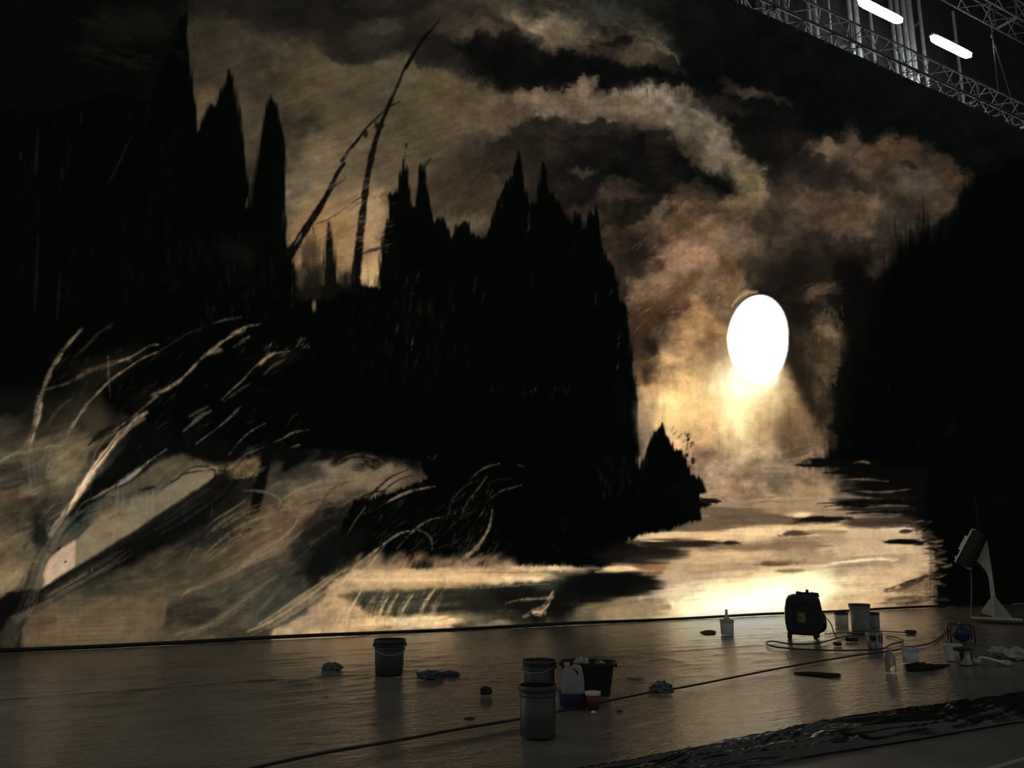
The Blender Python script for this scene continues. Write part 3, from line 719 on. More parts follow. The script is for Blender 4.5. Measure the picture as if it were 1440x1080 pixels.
for x, y, l, c_ in ((559, 462, 20, (92, 80, 66)), (572, 395, 20, (52, 48, 42)), (580, 480, 26, (84, 72, 58)), (588, 385, 22, (48, 44, 38)), (578, 420, 40, (46, 41, 36)), (585, 510, 16, (50, 42, 35)), (668, 400, 30, (38, 35, 31)), (680, 415, 20, (40, 38, 34)), (749, 390, 20, (32, 30, 27)), (838, 420, 22, (52, 46, 40)), (860, 410, 10, (70, 62, 52)), (872, 470, 14, (60, 56, 50)), (870, 485, 10, (90, 84, 76)), (869, 515, 12, (110, 104, 94)), (886, 530, 10, (80, 74, 66)), (744, 300, 34, (60, 54, 46)), (744, 318, 18, (78, 72, 62)), (808, 350, 14, (60, 54, 46)), (706, 285, 16, (44, 40, 34)), (850, 690, 20, (36, 34, 31)), (498, 485, 12, (40, 38, 34))):
    stroke([(x + 1.5, y - l / 2), (x, y), (x - 2, y + l / 2)], 0.8, 1, c_, 0.6, 0.8, 0.7, 2.4, 0.8)
hatch(680, 540, 800, 555, 26, 80, 7, 1.8, [(60, 58, 54), (34, 33, 31)], 0.6, 0.1, 25)
hatch(540, 420, 660, 520, 30, 95, 18, 3, [(24, 19, 17), (30, 22, 19)], 0.6, 0.1, 12)
hatch(840, 640, 900, 700, 24, 85, 14, 4, [(22, 21, 19), (30, 28, 26)], 0.5, 0.1, 15)
hatch(1190, 470, 1310, 640, 26, 85, 12, 3, [(16, 16, 14), (20, 20, 17)], 0.6, 0.1, 15)
hatch(1330, 590, 1345, 620, 6, 85, 24, 4, [(18, 18, 15)], 0.6, 0.1, 8)
# shrub twigs by the lake
for _ in range(34):
    x = _pr.uniform(944, 978); y = _pr.uniform(606, 664)
    g = math.radians(-55 + _pr.uniform(-25, 25)); l = _pr.uniform(3, 8)
    if (x - 944) * 0.9 + (660 - y) > 70: continue
    stroke([(x, y), (x + l * math.cos(g), y + l * math.sin(g))], 1.6, 0.8, (40, 32, 24), 0.7, 0.5, 0.4)
stroke([(962, 660), (968, 640), (967, 620), (969, 606)], 1.4, 0.7, (46, 38, 28), 0.8, 0.5, 0.2)
for x, y in ((967, 612), (968, 618), (974, 646), (975, 650), (966, 640)): blob(x, y, 2.2, 3.4, (18, 15, 12), 0.9, 30, 0.4, 0)
stroke([(568, 232), (570, 212), (572, 202)], 1.4, 0.8, (22, 19, 15), 0.8, 0.4, 0.3)
blob(571, 204, 2, 3, (14, 12, 10), 0.9, 20, 0.4, 0)
stroke([(594, 240), (600, 230), (606, 222)], 3, 5, (20, 17, 14), 0.75, 0.7, 0.6)
# right silhouette spikes on the smoky cloud
for x, y, l in ((1258, 318, 30), (1272, 325, 20), (1297, 290, 44), (1288, 322, 20), (1310, 330, 16), (1262, 340, 16)):
    stroke([(x, y - l / 2), (x + 2, y + l / 2)], 0.8, 3, (14, 13, 11), 0.85, 0.5, 0.3)

# --- leaning dead trunks
def bark(pts, w0, w1, col=(10, 9, 8), wm=None): stroke(pts, w0, w1, col, 0.98, 0.3, 0.28, wm, 0.0)
bark([(408, 358), (428, 325), (445, 300), (462, 270), (474, 244), (484, 230)], 15, 5)
bark([(481, 226), (490, 212), (502, 198), (515, 180), (530, 166), (545, 152), (562, 143)], 5, 1.2)
stroke([(466, 264), (478, 256), (487, 250)], 4, 1, (12, 11, 9), 0.9, 0.5, 0.4)
blob(514, 188, 4, 6, (16, 14, 11), 0.9, 0, 0.4, 0.3)
stroke([(414, 345), (420, 336), (424, 328)], 1.5, 1, (130, 112, 84), 0.7, 0.6, 0.3, 4)
bark([(500, 400), (503, 360), (508, 320), (512, 290), (514, 266), (520, 232), (526, 205), (534, 180), (545, 152), (558, 122), (568, 98), (574, 88)], 15, 3)
bark([(570, 96), (584, 72), (596, 54), (612, 36), (619, 27)], 6, 0.8, wm=5)
stroke([(552, 135), (558, 120), (566, 102)], 3, 2, (64, 54, 40), 0.6, 0.6, 0.3)
blob(532, 178, 6, 5, (18, 15, 12), 0.85, 0, 0.5, 0.4)
stroke([(528, 172), (533, 184), (540, 176)], 3, 2, (18, 15, 12), 0.85, 0.5, 0.4)
stroke([(510, 276), (500, 282), (494, 287)], 3, 1, (20, 17, 13), 0.85, 0.5, 0.5)
stroke([(508, 284), (500, 288), (495, 294)], 2, 0.8, (24, 20, 15), 0.8, 0.5, 0.5)
stroke([(440, 316), (452, 312), (462, 308), (478, 298), (486, 292)], 2, 1, (46, 38, 27), 0.75, 0.6, 0.7, 3)
stroke([(440, 318), (441, 328)], 2.4, 1, (20, 17, 13), 0.8, 0.5, 0.4)
hatch(500, 280, 545, 360, 40, -22, 26, 2.2, [(178, 146, 106), (110, 88, 62), (140, 114, 82)], 0.4, 0.1, 10)
hatch(420, 300, 500, 390, 60, 88, 26, 2.2, [(150, 120, 80), (104, 84, 58), (170, 138, 94)], 0.3, 0.05, 10)
stroke([(512, 356), (522, 352), (536, 348)], 2, 1, (18, 15, 12), 0.8, 0.7, 0.6, 6)
hatch(505, 310, 540, 350, 12, -16, 30, 3, [(196, 162, 116)], 0.35, 0.06, 6)
# sky brush texture
hatch(280, 120, 560, 260, 120, -8, 70, 4, [(96, 84, 62), (66, 58, 44), (84, 74, 54)], 0.28, 0.06, 10, lambda x, y: x > 440)
hatch(455, 200, 640, 330, 90, -22, 60, 3, [(124, 106, 78), (92, 78, 58), (108, 92, 68)], 0.28, 0.06, 10, lambda x, y: not (y > 230 and x > 540))
hatch(620, 220, 700, 300, 40, -32, 40, 3, [(80, 69, 52), (44, 39, 31), (30, 27, 22)], 0.4, 0.06, 10)
hatch(610, 285, 690, 330, 40, 90, 24, 2.2, [(120, 100, 76), (60, 50, 38), (36, 30, 24)], 0.4, 0.05, 6, lambda x, y: y < 310)
hatch(890, 330, 1060, 560, 120, 80, 30, 4, [(160, 126, 92), (110, 84, 60), (140, 108, 80)], 0.22, 0.15, 40)
hatch(930, 540, 1060, 620, 60, 88, 30, 3, [(240, 200, 140), (200, 158, 104), (255, 228, 170)], 0.3, 0.05, 8)
hatch(1100, 540, 1160, 640, 40, 88, 30, 3, [(150, 120, 88), (100, 80, 58), (170, 138, 104)], 0.35, 0.05, 8)
for i in range(60):
    x = _pr.uniform(870, 980); stroke([(x, 124 + _pr.uniform(-3, 3)), (x, 132 + _pr.uniform(0, 8))], 1, 0.6, _pr.choice([(90, 78, 64), (30, 26, 22)]), 0.5, 0.6, 0.3)

# --- pale branches over the dark, left
for x, y, rx, ry, an, c_, a_ in ((160, 515, 50, 16, -20, (32, 26, 20), 0.7), (110, 545, 50, 26, -20, (26, 23, 18), 0.7), (105, 580, 44, 30, -40, (50, 43, 33), 0.7), (60, 585, 30, 26, -50, (34, 31, 25), 0.6), (20, 560, 40, 24, 0, (16, 16, 14), 0.7), (130, 600, 26, 26, -40, (84, 72, 53), 0.6), (390, 500, 26, 14, -20, (26, 20, 16), 0.6), (200, 560, 24, 14, -35, (22, 18, 14), 0.5)):
    blob(x, y, rx, ry, c_, a_, an, 0.9, 1.2)
hatch(60, 500, 240, 610, 50, -50, 24, 5, [(46, 40, 31), (30, 26, 21), (64, 55, 42)], 0.4, 0.15, 25)
def twig(pts, w0, wm, w1, c=(132, 118, 94), a=0.92): stroke(pts, w0 * 1.15, w1 * 1.1, c, a * 0.8, 0.7, 0.7, wm * 1.15, 0.45); stroke(pts, w0 * 0.5, w1 * 0.4, tuple(min(250, v * 1.12) for v in c), a * 0.55, 0.8, 0.9, wm * 0.5, 0.8)
twig([(40, 625), (50, 592), (56, 560), (62, 545), (72, 520), (84, 500), (98, 480), (114, 464)], 10, 8, 5, (104, 93, 73))
twig([(44, 622), (54, 590), (58, 568)], 4, 5, 2, (150, 134, 106))
twig([(80, 512), (90, 494), (106, 474)], 2, 3, 1, (138, 120, 92), 0.8)
twig([(104, 502), (118, 490), (130, 478), (142, 466), (158, 456)], 2, 4, 6, (46, 43, 37), 0.8)
twig([(64, 548), (78, 544), (96, 538), (112, 528), (128, 520), (150, 514), (172, 506), (184, 506)], 4, 7, 4, (86, 74, 58), 0.8)
twig([(168, 508), (184, 502), (198, 494), (210, 486), (222, 485)], 3, 4, 2, (118, 104, 84))
twig([(96, 608), (108, 590), (120, 572), (136, 554), (150, 540), (164, 528), (182, 516), (200, 504), (222, 495)], 5, 3.5, 2.5, (124, 110, 84))
twig([(222, 495), (240, 484), (262, 470), (282, 462)], 2, 1.5, 1, (76, 70, 60), 0.8)
twig([(300, 455), (316, 450), (328, 448), (338, 446)], 2, 4, 1, (96, 88, 74), 0.8)
twig([(66, 600), (74, 586), (84, 574), (98, 562)], 6, 6, 3, (62, 56, 45), 0.7)
twig([(152, 502), (153, 530), (155, 560)], 2.4, 3, 1.5, (84, 76, 64), 0.75)
twig([(160, 606), (176, 594), (192, 582), (208, 568), (222, 556), (236, 546)], 3, 3, 3, (110, 98, 80), 0.85)
twig([(214, 556), (232, 548), (240, 546)], 5, 5, 3, (118, 104, 82), 0.8)
twig([(236, 546), (252, 536), (264, 524), (276, 512), (290, 498), (302, 490), (316, 478), (330, 470), (346, 460), (366, 456)], 3.5, 5, 2, (132, 118, 96))
twig([(288, 500), (300, 494), (310, 492)], 3, 8, 4, (112, 100, 80), 0.8)
twig([(318, 478), (330, 469), (343, 463)], 4, 8, 4, (146, 124, 94), 0.85)
twig([(328, 488), (338, 482), (350, 474)], 2, 5, 1, (112, 98, 74), 0.85)
twig([(312, 562), (326, 548), (342, 534), (354, 520), (366, 510), (380, 500), (392, 496), (408, 494)], 2, 3, 1.5, (112, 100, 84), 0.85)
twig([(366, 512), (376, 502), (386, 496)], 4, 5, 2, (150, 118, 84), 0.85)
twig([(314, 565), (332, 552), (350, 540)], 2, 4, 2, (58, 54, 48), 0.7)
twig([(372, 526), (382, 516), (400, 506)], 2, 4, 1, (78, 68, 56), 0.75)
hatch(370, 480, 405, 500, 14, -40, 12, 2, [(120, 100, 76), (80, 68, 54)], 0.7, 0.1, 20)
hatch(412, 474, 434, 492, 12, -45, 12, 2.6, [(100, 92, 78)], 0.7, 0.1, 20)
twig([(258, 606), (272, 594), (284, 584), (296, 578)], 4, 6, 3, (88, 82, 70), 0.8)
twig([(266, 586), (280, 578), (292, 572)], 3, 3, 2, (74, 68, 58), 0.7)
twig([(276, 624), (292, 612), (308, 600), (324, 586), (338, 572)], 4, 2.5, 3, (100, 92, 78), 0.85)
twig([(322, 640), (334, 624), (346, 612), (360, 602), (374, 595)], 1, 1.8, 1, (110, 104, 92), 0.85)
twig([(326, 655), (344, 640), (358, 634), (372, 628)], 1, 2.5, 1.2, (96, 90, 78), 0.85)
twig([(386, 622), (400, 615), (414, 608), (434, 604)], 1.4, 3, 1.2, (112, 106, 94), 0.85)
twig([(406, 630), (416, 627), (421, 626)], 1, 2, 1, (100, 94, 84), 0.8)
twig([(404, 598), (410, 588), (418, 582)], 2, 4, 1, (44, 42, 38), 0.7)
hatch(120, 460, 460, 640, 60, -38, 16, 3, [(40, 37, 32), (26, 25, 22), (56, 50, 42)], 0.5, 0.15, 25)
# the big white leaning trunk
stroke([(70, 752), (88, 726), (106, 700), (124, 672), (144, 644), (164, 618), (186, 594), (206, 580)], 8, 6, (150, 130, 104), 0.9, 0.5, 0.5, 13)
stroke([(92, 722), (108, 698), (126, 668), (148, 638), (168, 612)], 4, 3, (216, 182, 144), 0.95, 0.4, 0.4, 10)
stroke([(100, 708), (112, 690), (124, 668)], 3, 3, (240, 208, 166), 0.9, 0.5, 0.4, 6)
stroke([(130, 660), (146, 640), (166, 614), (180, 598)], 1, 1, (40, 26, 18), 0.9, 0.4, 0.5, 2)
stroke([(126, 660), (136, 634), (152, 614), (170, 606)], 4, 2, (104, 82, 60), 0.7, 0.6, 0.5, 8)
stroke([(136, 638), (144, 630), (152, 624)], 2, 2, (18, 13, 10), 0.9, 0.5, 0.4, 7)
stroke([(124, 626), (136, 616), (148, 606), (158, 600)], 3, 2, (14, 12, 10), 0.9, 0.5, 0.4, 12)
stroke([(165, 620), (186, 600), (204, 588)], 4, 2, (112, 88, 68), 0.8, 0.6, 0.6, 6)
stroke([(98, 700), (96, 712), (90, 726)], 1, 1, (10, 9, 8), 0.8, 0.5, 0.3, 2)
stroke([(52, 790), (66, 766), (80, 742), (96, 720)], 10, 4, (120, 112, 94), 0.6, 0.6, 0.6, 8)
# second trunk
twig([(130, 702), (146, 692), (160, 684), (174, 676), (190, 664), (206, 652), (222, 640), (234, 632)], 3, 7, 2, (118, 110, 96), 0.92)
stroke([(166, 682), (180, 674), (198, 660)], 3, 2, (146, 136, 118), 0.8, 0.5, 0.4, 5)
stroke([(106, 722), (116, 708), (130, 700), (146, 692)], 1, 1, (96, 92, 80), 0.7, 0.5, 0.3, 2)
# arches and dark twigs
dk = (12, 11, 9)
stroke([(256, 664), (276, 656), (292, 656), (302, 662), (302, 672), (290, 684), (262, 702)], 1, 1, dk, 0.9, 0.4, 0.3, 3)
stroke([(218, 697), (236, 682), (252, 672), (258, 666), (290, 662), (322, 662)], 4, 1, dk, 0.9, 0.5, 0.4, 3)
stroke([(296, 657), (306, 658), (304, 664)], 4, 3, (150, 134, 110), 0.6, 0.6, 0.4)
stroke([(314, 668), (320, 650), (326, 636), (336, 618)], 2, 1, dk, 0.9, 0.5, 0.3)
poly([(352, 716), (358, 680), (366, 650), (372, 628), (386, 630), (380, 655), (372, 690), (364, 716)], (7, 7, 6), 0.95, 3, 2)
stroke([(316, 700), (330, 690), (346, 688), (356, 688)], 1, 1, dk, 0.85, 0.5, 0.3, 3)
stroke([(340, 690), (356, 690), (374, 692), (388, 698), (394, 706), (390, 714), (378, 720)], 2, 1, (112, 102, 86), 0.7, 0.6, 0.4, 4)
stroke([(288, 744), (304, 730), (324, 718), (344, 704)], 2, 1, (134, 122, 98), 0.8, 0.5, 0.4, 3.5)
stroke([(282, 748), (292, 744)], 3, 4, dk, 0.9, 0.5, 0.4)
stroke([(342, 750), (352, 744)], 7, 6, (20, 16, 13), 0.9, 0.4, 0.3)
stroke([(340, 726), (352, 722), (364, 718)], 3, 2, dk, 0.85, 0.6, 0.4, 6)
stroke([(432, 742), (444, 725), (452, 710), (460, 695), (474, 684), (490, 678)], 12, 1, (46, 36, 26), 0.8, 0.6, 0.5, 6)
stroke([(420, 714), (438, 706), (452, 702)], 1, 2, (30, 25, 19), 0.8, 0.5, 0.4)
stroke([(256, 838), (270, 828), (300, 816), (330, 804), (352, 786), (376, 770), (396, 758), (412, 742), (418, 732)], 3, 3, (142, 120, 88), 0.75, 0.6, 0.4, 6)
stroke([(246, 892), (280, 884), (300, 874), (325, 856), (345, 840), (364, 826), (390, 808)], 3, 2, (112, 101, 80), 0.7, 0.6, 0.5, 8)
stroke([(314, 776), (322, 762), (344, 750), (370, 744), (396, 746)], 2, 1, (128, 106, 80), 0.55, 0.6, 0.4, 4)
stroke([(290, 780), (312, 756), (340, 738), (370, 728), (400, 722)], 2, 1, (120, 100, 76), 0.5, 0.6, 0.4, 4)
stroke([(372, 884), (390, 872), (404, 862)], 2, 3, (66, 52, 38), 0.85, 0.5, 0.2)
blob(405, 861, 2.2, 2, (12, 10, 8), 0.95, 0, 0.4, 0)
stroke([(348, 888), (372, 878), (396, 864), (420, 848), (446, 830), (470, 810), (492, 798)], 3, 4, (172, 144, 106), 0.75, 0.6, 0.4, 8)
stroke([(360, 876), (362, 862), (376, 846), (400, 822)], 3, 4, (110, 100, 80), 0.4, 0.7, 0.5, 8)
# dark reeds and grasses, middle
wc = (122, 110, 92)
twig([(542, 708), (556, 700), (574, 692), (594, 687), (612, 684)], 2, 5.5, 1.2, (132, 112, 100))
twig([(514, 713), (500, 732), (486, 756), (472, 782)], 2, 2.4, 0.8, (84, 78, 66), 0.85)
twig([(558, 772), (574, 754), (592, 738), (608, 730), (624, 727)], 1.5, 3.4, 1.2, wc)
twig([(494, 800), (510, 788), (526, 776), (540, 765)], 5, 5, 3, (160, 138, 106))
twig([(540, 765), (552, 756), (566, 749), (580, 746)], 3, 3, 1.4, wc)
twig([(516, 800), (530, 782), (540, 768)], 4, 3, 2, (150, 130, 100), 0.85)
twig([(588, 745), (600, 750), (607, 760), (608, 772)], 2.4, 2.6, 1.4, (104, 96, 82), 0.85)
twig([(640, 798), (654, 784), (668, 772), (680, 756), (688, 740), (692, 718)], 9, 4.5, 2, (150, 130, 102))
twig([(660, 676), (672, 664), (686, 656), (702, 652)], 1.2, 2.6, 1.4, (84, 78, 68), 0.85)
twig([(630, 716), (640, 698), (656, 682), (672, 676)], 1.2, 2, 1, (58, 54, 48), 0.85)
twig([(648, 730), (652, 716), (662, 700), (676, 682), (684, 670)], 1.6, 2.4, 1.4, (84, 78, 68), 0.8)
twig([(690, 700), (706, 690), (720, 686), (733, 682)], 1.2, 2.2, 1.4, (92, 86, 74), 0.85)
twig([(728, 653), (738, 657)], 1, 1.6, 1, (100, 92, 82), 0.85)
twig([(686, 680), (702, 674), (718, 673)], 1, 1.4, 1, (40, 38, 34), 0.8)
twig([(602, 642), (608, 646), (614, 640)], 1, 1.6, 1, (70, 66, 58), 0.8)
hatch(630, 690, 690, 730, 26, -60, 16, 2.2, [(84, 78, 66), (48, 46, 40), (110, 102, 74)], 0.7, 0.15, 18)
hatch(510, 705, 690, 790, 110, -42, 20, 2.2, [(44, 42, 37), (30, 30, 26), (70, 66, 56)], 0.6, 0.2, 25)
hatch(560, 745, 700, 795, 60, -60, 18, 3, [(58, 54, 46), (36, 35, 30), (80, 72, 58)], 0.5, 0.15, 20)
hatch(690, 720, 800, 795, 30, 60, 12, 2, [(24, 24, 21), (34, 33, 29)], 0.5, 0.15, 50)
stroke([(500, 720), (522, 696), (548, 672), (575, 660)], 3, 1, dk, 0.85, 0.5, 0.5, 5)
stroke([(506, 700), (526, 692), (545, 690)], 2, 1, dk, 0.85, 0.5, 0.4, 4)
stroke([(520, 710), (552, 680), (580, 668)], 2, 1, dk, 0.8, 0.5, 0.4, 3)
# tufts along the bright shore
for i in range(90):
    x = _pr.uniform(470, 800); l = _pr.uniform(6, 20) * (1.2 if x < 700 else 0.5)
    stroke([(x, 804), (x + l * 0.3, 800 - l * 0.6), (x + l * 0.55, 800 - l)], 3.5, 0.8, _pr.choice([(180, 148, 110), (140, 116, 86), (206, 172, 128)]), 0.3, 1.0, 0.9, None, 0.6)
for _ in range(60):
    x = _pr.uniform(480, 720); blob(x, 798 - abs(_pr.gauss(0, 6)), _pr.uniform(5, 16), _pr.uniform(3, 9), _pr.choice([(150, 124, 92), (186, 154, 114), (110, 90, 68)]), 0.4, -30, 0.9, 1.2)
for pts in ([(546, 840), (536, 858), (532, 876)], [(560, 836), (548, 856), (542, 876)], [(612, 828), (600, 846), (592, 864), (588, 876)], [(508, 830), (492, 860), (484, 886)], [(500, 845), (486, 868), (478, 890)], [(580, 838), (566, 860)]):
    stroke(pts, 3, 2, (206, 176, 132), 0.75, 0.6, 0.4, 5)
hatch(470, 830, 600, 884, 60, -62, 34, 2.4, [(180, 154, 116), (140, 120, 90), (96, 88, 68)], 0.4, 0.08, 10)
hatch(480, 800, 640, 826, 60, -50, 22, 1.8, [(150, 122, 88), (230, 196, 148)], 0.45, 0.1, 14)
stroke([(600, 812), (650, 806), (720, 805), (770, 804)], 1, 1, (96, 74, 52), 0.6, 0.6, 0.6, 3)
for y, k in ((903, 0), (0, 1)):
    pass
# --- second painting: bristle marks and crisp edges
def brush(pts, wd, cols, a=0.6, n=8, trim=0.2, taper=0.5):
    P = crom(pts, 8.0); m = len(P)
    for k in range(n):
        o = (k + _pr.uniform(-0.4, 0.4)) / max(1, n - 1) - 0.5
        i0 = int(_pr.uniform(0, trim) * m); i1 = max(i0 + 3, m - int(_pr.uniform(0, trim) * m))
        Q = []
        for i in range(i0, min(i1, m)):
            p = P[i]; t = P[min(i + 1, m - 1)] - P[max(i - 1, 0)]; t = t / (np.hypot(*t) + 1e-6)
            ww = wd * (1 - taper * abs(i / (m - 1) * 2 - 1) ** 2)
            Q.append((p[0] - t[1] * o * ww, p[1] + t[0] * o * ww))
        if len(Q) < 3: continue
        c_ = _pr.choice(cols); j = _pr.uniform(0.88, 1.12)
        st = max(1, len(Q) // 8)
        stroke(Q[::st] if len(Q) > 8 else Q, wd / n * 0.8, wd / n * 0.5, tuple(v * j for v in c_), a * _pr.uniform(0.6, 1.1), 0.7, 0.5, wd / n * 2.0, 0.6)
# left ground
brush([(46, 622), (48, 650), (52, 690), (56, 720)], 16, [(92, 85, 70), (70, 64, 53), (104, 95, 77)], 0.5, 7)
brush([(72, 676), (84, 660), (100, 646), (118, 632)], 34, [(122, 106, 74), (104, 90, 64), (132, 114, 80)], 0.55, 9)
brush([(-10, 662), (14, 660), (30, 654)], 16, [(48, 45, 37), (38, 36, 30)], 0.7, 6)
brush([(-10, 684), (14, 682), (40, 674)], 12, [(40, 38, 32), (64, 58, 46)], 0.6, 5)
brush([(26, 696), (40, 693), (58, 684)], 10, [(116, 105, 82), (96, 87, 68)], 0.7, 5)
brush([(28, 712), (38, 706), (50, 700)], 14, [(72, 47, 34), (54, 38, 29)], 0.6, 5)
brush([(54, 712), (55, 740), (50, 772)], 16, [(20, 22, 19), (28, 30, 26), (12, 14, 12)], 0.75, 8)
brush([(-10, 780), (20, 764), (50, 746)], 10, [(100, 90, 67), (80, 72, 54)], 0.6, 5)
brush([(-10, 832), (8, 820), (26, 802)], 26, [(150, 130, 95), (132, 115, 84), (112, 98, 72)], 0.6, 8)
brush([(-10, 800), (14, 790), (40, 780)], 20, [(112, 99, 74), (88, 79, 60)], 0.55, 7)
brush([(64, 728), (76, 716), (92, 708)], 18, [(112, 108, 96), (34, 36, 31), (60, 60, 52)], 0.6, 9)
brush([(84, 762), (100, 744), (118, 728), (136, 720)], 26, [(36, 46, 39), (58, 66, 56), (24, 30, 26), (84, 88, 74)], 0.6, 10)
brush([(120, 716), (140, 708), (160, 702)], 16, [(30, 34, 30), (70, 70, 58)], 0.55, 7)
# pale facets
poly([(65, 824), (60, 806), (68, 788), (84, 773), (106, 760), (105, 796), (86, 811)], (190, 160, 131), 0.9, 1.6, 1.5)
brush([(68, 815), (82, 798), (100, 776)], 26, [(200, 170, 140), (176, 148, 120), (188, 158, 130)], 0.4, 9)
poly([(107, 760), (126, 742), (160, 728), (196, 722), (196, 742), (150, 771), (107, 795)], (126, 111, 86), 0.75, 2, 2)
brush([(112, 785), (150, 760), (190, 732)], 30, [(140, 123, 96), (112, 99, 76), (124, 109, 84)], 0.4, 9)
poly([(200, 728), (206, 700), (236, 682), (262, 668), (290, 661), (301, 665), (299, 677), (268, 698), (232, 722)], (118, 103, 80), 0.8, 2, 2.5)
brush([(150, 700), (200, 690), (250, 672)], 14, [(64, 64, 54), (90, 84, 68), (40, 42, 36)], 0.5, 7)
for x in range(150, 300, 7):
    stroke([(x + _pr.uniform(-3, 3), 690 + _pr.uniform(-10, 10)), (x + 1, 722 + _pr.uniform(-12, 6))], 1.5, 1, _pr.choice([(136, 119, 93), (96, 85, 66)]), 0.4, 0.7, 0.4, 3.5)
brush([(132, 756), (148, 752), (160, 750)], 6, [(84, 74, 54), (98, 86, 64)], 0.7, 4)
# log: hard upper edge, black belly, worn ridge
poly([(-6, 846), (20, 832), (60, 827), (106, 798), (150, 771), (196, 741), (240, 712), (282, 685), (304, 668), (346, 652), (336, 678), (312, 704), (286, 728), (250, 750), (210, 768), (160, 792), (120, 812), (84, 830), (60, 846), (30, 862), (0, 872)], (12, 12, 10), 0.88, 3.0, 2.5)
brush([(30, 856), (80, 826), (130, 798), (190, 762)], 22, [(78, 71, 59), (40, 37, 31), (20, 19, 16), (104, 96, 80)], 0.55, 12, 0.35)
brush([(190, 760), (240, 730), (300, 690), (340, 660)], 30, [(8, 9, 8), (22, 21, 19), (50, 48, 45)], 0.7, 12, 0.4)
brush([(210, 780), (260, 756), (310, 728), (350, 700)], 26, [(40, 38, 34), (20, 20, 18), (64, 60, 54)], 0.5, 10, 0.4)
brush([(92, 728), (70, 762), (54, 796), (38, 850), (12, 905)], 20, [(112, 103, 86), (72, 66, 55), (40, 37, 31), (132, 122, 102)], 0.6, 11, 0.3)
poly([(-10, 862), (6, 850), (22, 838), (30, 842), (20, 858), (4, 884), (-10, 892)], (9, 10, 9), 0.85, 3, 3)
blob(92, 790, 2, 2, (12, 10, 9), 0.9, 0, 0.4, 0); blob(84, 771, 2, 2, (12, 10, 9), 0.9, 0, 0.4, 0)
# foot panel
poly([(30, 906), (31, 884), (42, 868), (80, 856), (130, 850), (190, 846), (236, 846), (232, 866), (228, 880), (204, 902), (120, 908)], (94, 82, 62), 0.6, 2.0, 2)
for k in range(26):
    y = 852 + k * 2.1; brush([(36 + _pr.uniform(0, 30), y), (130, y - 2), (226 - _pr.uniform(0, 30), y - 4)], 3.5, [(116, 101, 76), (80, 69, 52), (98, 85, 64), (70, 58, 44)], 0.45, 2, 0.3)
brush([(40, 880), (60, 876), (78, 874)], 22, [(64, 52, 40), (76, 64, 48)], 0.45, 7)
brush([(232, 842), (230, 864), (226, 884), (204, 902)], 5, [(124, 106, 82), (90, 76, 58)], 0.55, 3)
brush([(110, 826), (170, 818), (230, 812)], 34, [(50, 50, 41), (66, 62, 49), (40, 40, 33)], 0.5, 10)
# brown flow
poly([(262, 752), (300, 735), (346, 726), (330, 745), (290, 765), (250, 776)], (24, 23, 20), 0.6, 8, 6)
brush([(268, 800), (300, 770), (340, 742), (390, 722), (440, 708)], 40, [(122, 101, 75), (92, 76, 57), (70, 58, 44), (136, 112, 82)], 0.5, 13, 0.4)
brush([(300, 805), (350, 782), (396, 756), (430, 730)], 30, [(130, 106, 78), (96, 79, 59), (112, 92, 68)], 0.5, 10, 0.4)
brush([(250, 835), (300, 815), (350, 788), (400, 756), (418, 734)], 9, [(150, 126, 94), (126, 105, 78)], 0.65, 4, 0.15)
brush([(240, 820), (290, 805), (340, 790)], 30, [(66, 58, 45), (52, 47, 38), (80, 68, 52)], 0.45, 9)
brush([(320, 840), (370, 812), (410, 790)], 40, [(60, 58, 48), (50, 50, 42), (72, 68, 54)], 0.5, 11)
brush([(256, 872), (300, 862), (350, 850)], 30, [(46, 42, 36), (60, 53, 45), (38, 35, 30)], 0.5, 10)
brush([(280, 852), (300, 850), (318, 848)], 7, [(92, 84, 69)], 0.5, 3)
brush([(240, 893), (290, 882), (330, 856), (366, 826), (396, 804)], 10, [(116, 105, 83), (92, 84, 66)], 0.6, 5, 0.2)
brush([(370, 872), (386, 852), (410, 828), (440, 806)], 34, [(54, 56, 46), (66, 66, 54), (46, 48, 40)], 0.5, 10, 0.4)
poly([(420, 806), (440, 772), (474, 748), (520, 742), (500, 790), (470, 806), (440, 822)], (12, 14, 12), 0.9, 9, 8)
brush([(352, 890), (392, 868), (440, 836), (486, 800)], 16, [(176, 148, 110), (150, 127, 95), (196, 166, 124)], 0.55, 7, 0.25)
brush([(380, 890), (430, 874), (480, 850)], 22, [(146, 124, 94), (124, 106, 80), (164, 138, 104)], 0.5, 8)
# clump and tufts
poly([(318, 668), (326, 652), (344, 646), (364, 638), (367, 654), (356, 668), (334, 673)], (118, 97, 67), 0.45, 5, 9)
hatch(322, 645, 362, 672, 30, -30, 10, 2.5, [(150, 124, 86), (84, 68, 48), (120, 98, 68)], 0.6, 0.15, 40)
brush([(330, 668), (346, 660), (362, 648)], 20, [(148, 122, 86), (104, 84, 58)], 0.5, 7)
brush([(348, 671), (362, 664), (374, 657)], 4, [(140, 128, 106)], 0.6, 3)
brush([(392, 716), (430, 700), (480, 690), (520, 680)], 34, [(112, 96, 74), (88, 76, 59), (130, 110, 84)], 0.5, 11, 0.4)
brush([(470, 664), (500, 656), (530, 664), (552, 680)], 34, [(128, 110, 86), (104, 90, 70), (140, 120, 94)], 0.45, 10, 0.4)
brush([(400, 680), (420, 668), (450, 660)], 26, [(58, 53, 44), (40, 38, 32), (74, 66, 54)], 0.5, 8, 0.4)
brush([(376, 690), (400, 686), (416, 680)], 18, [(66, 61, 51), (90, 82, 66)], 0.45, 6)
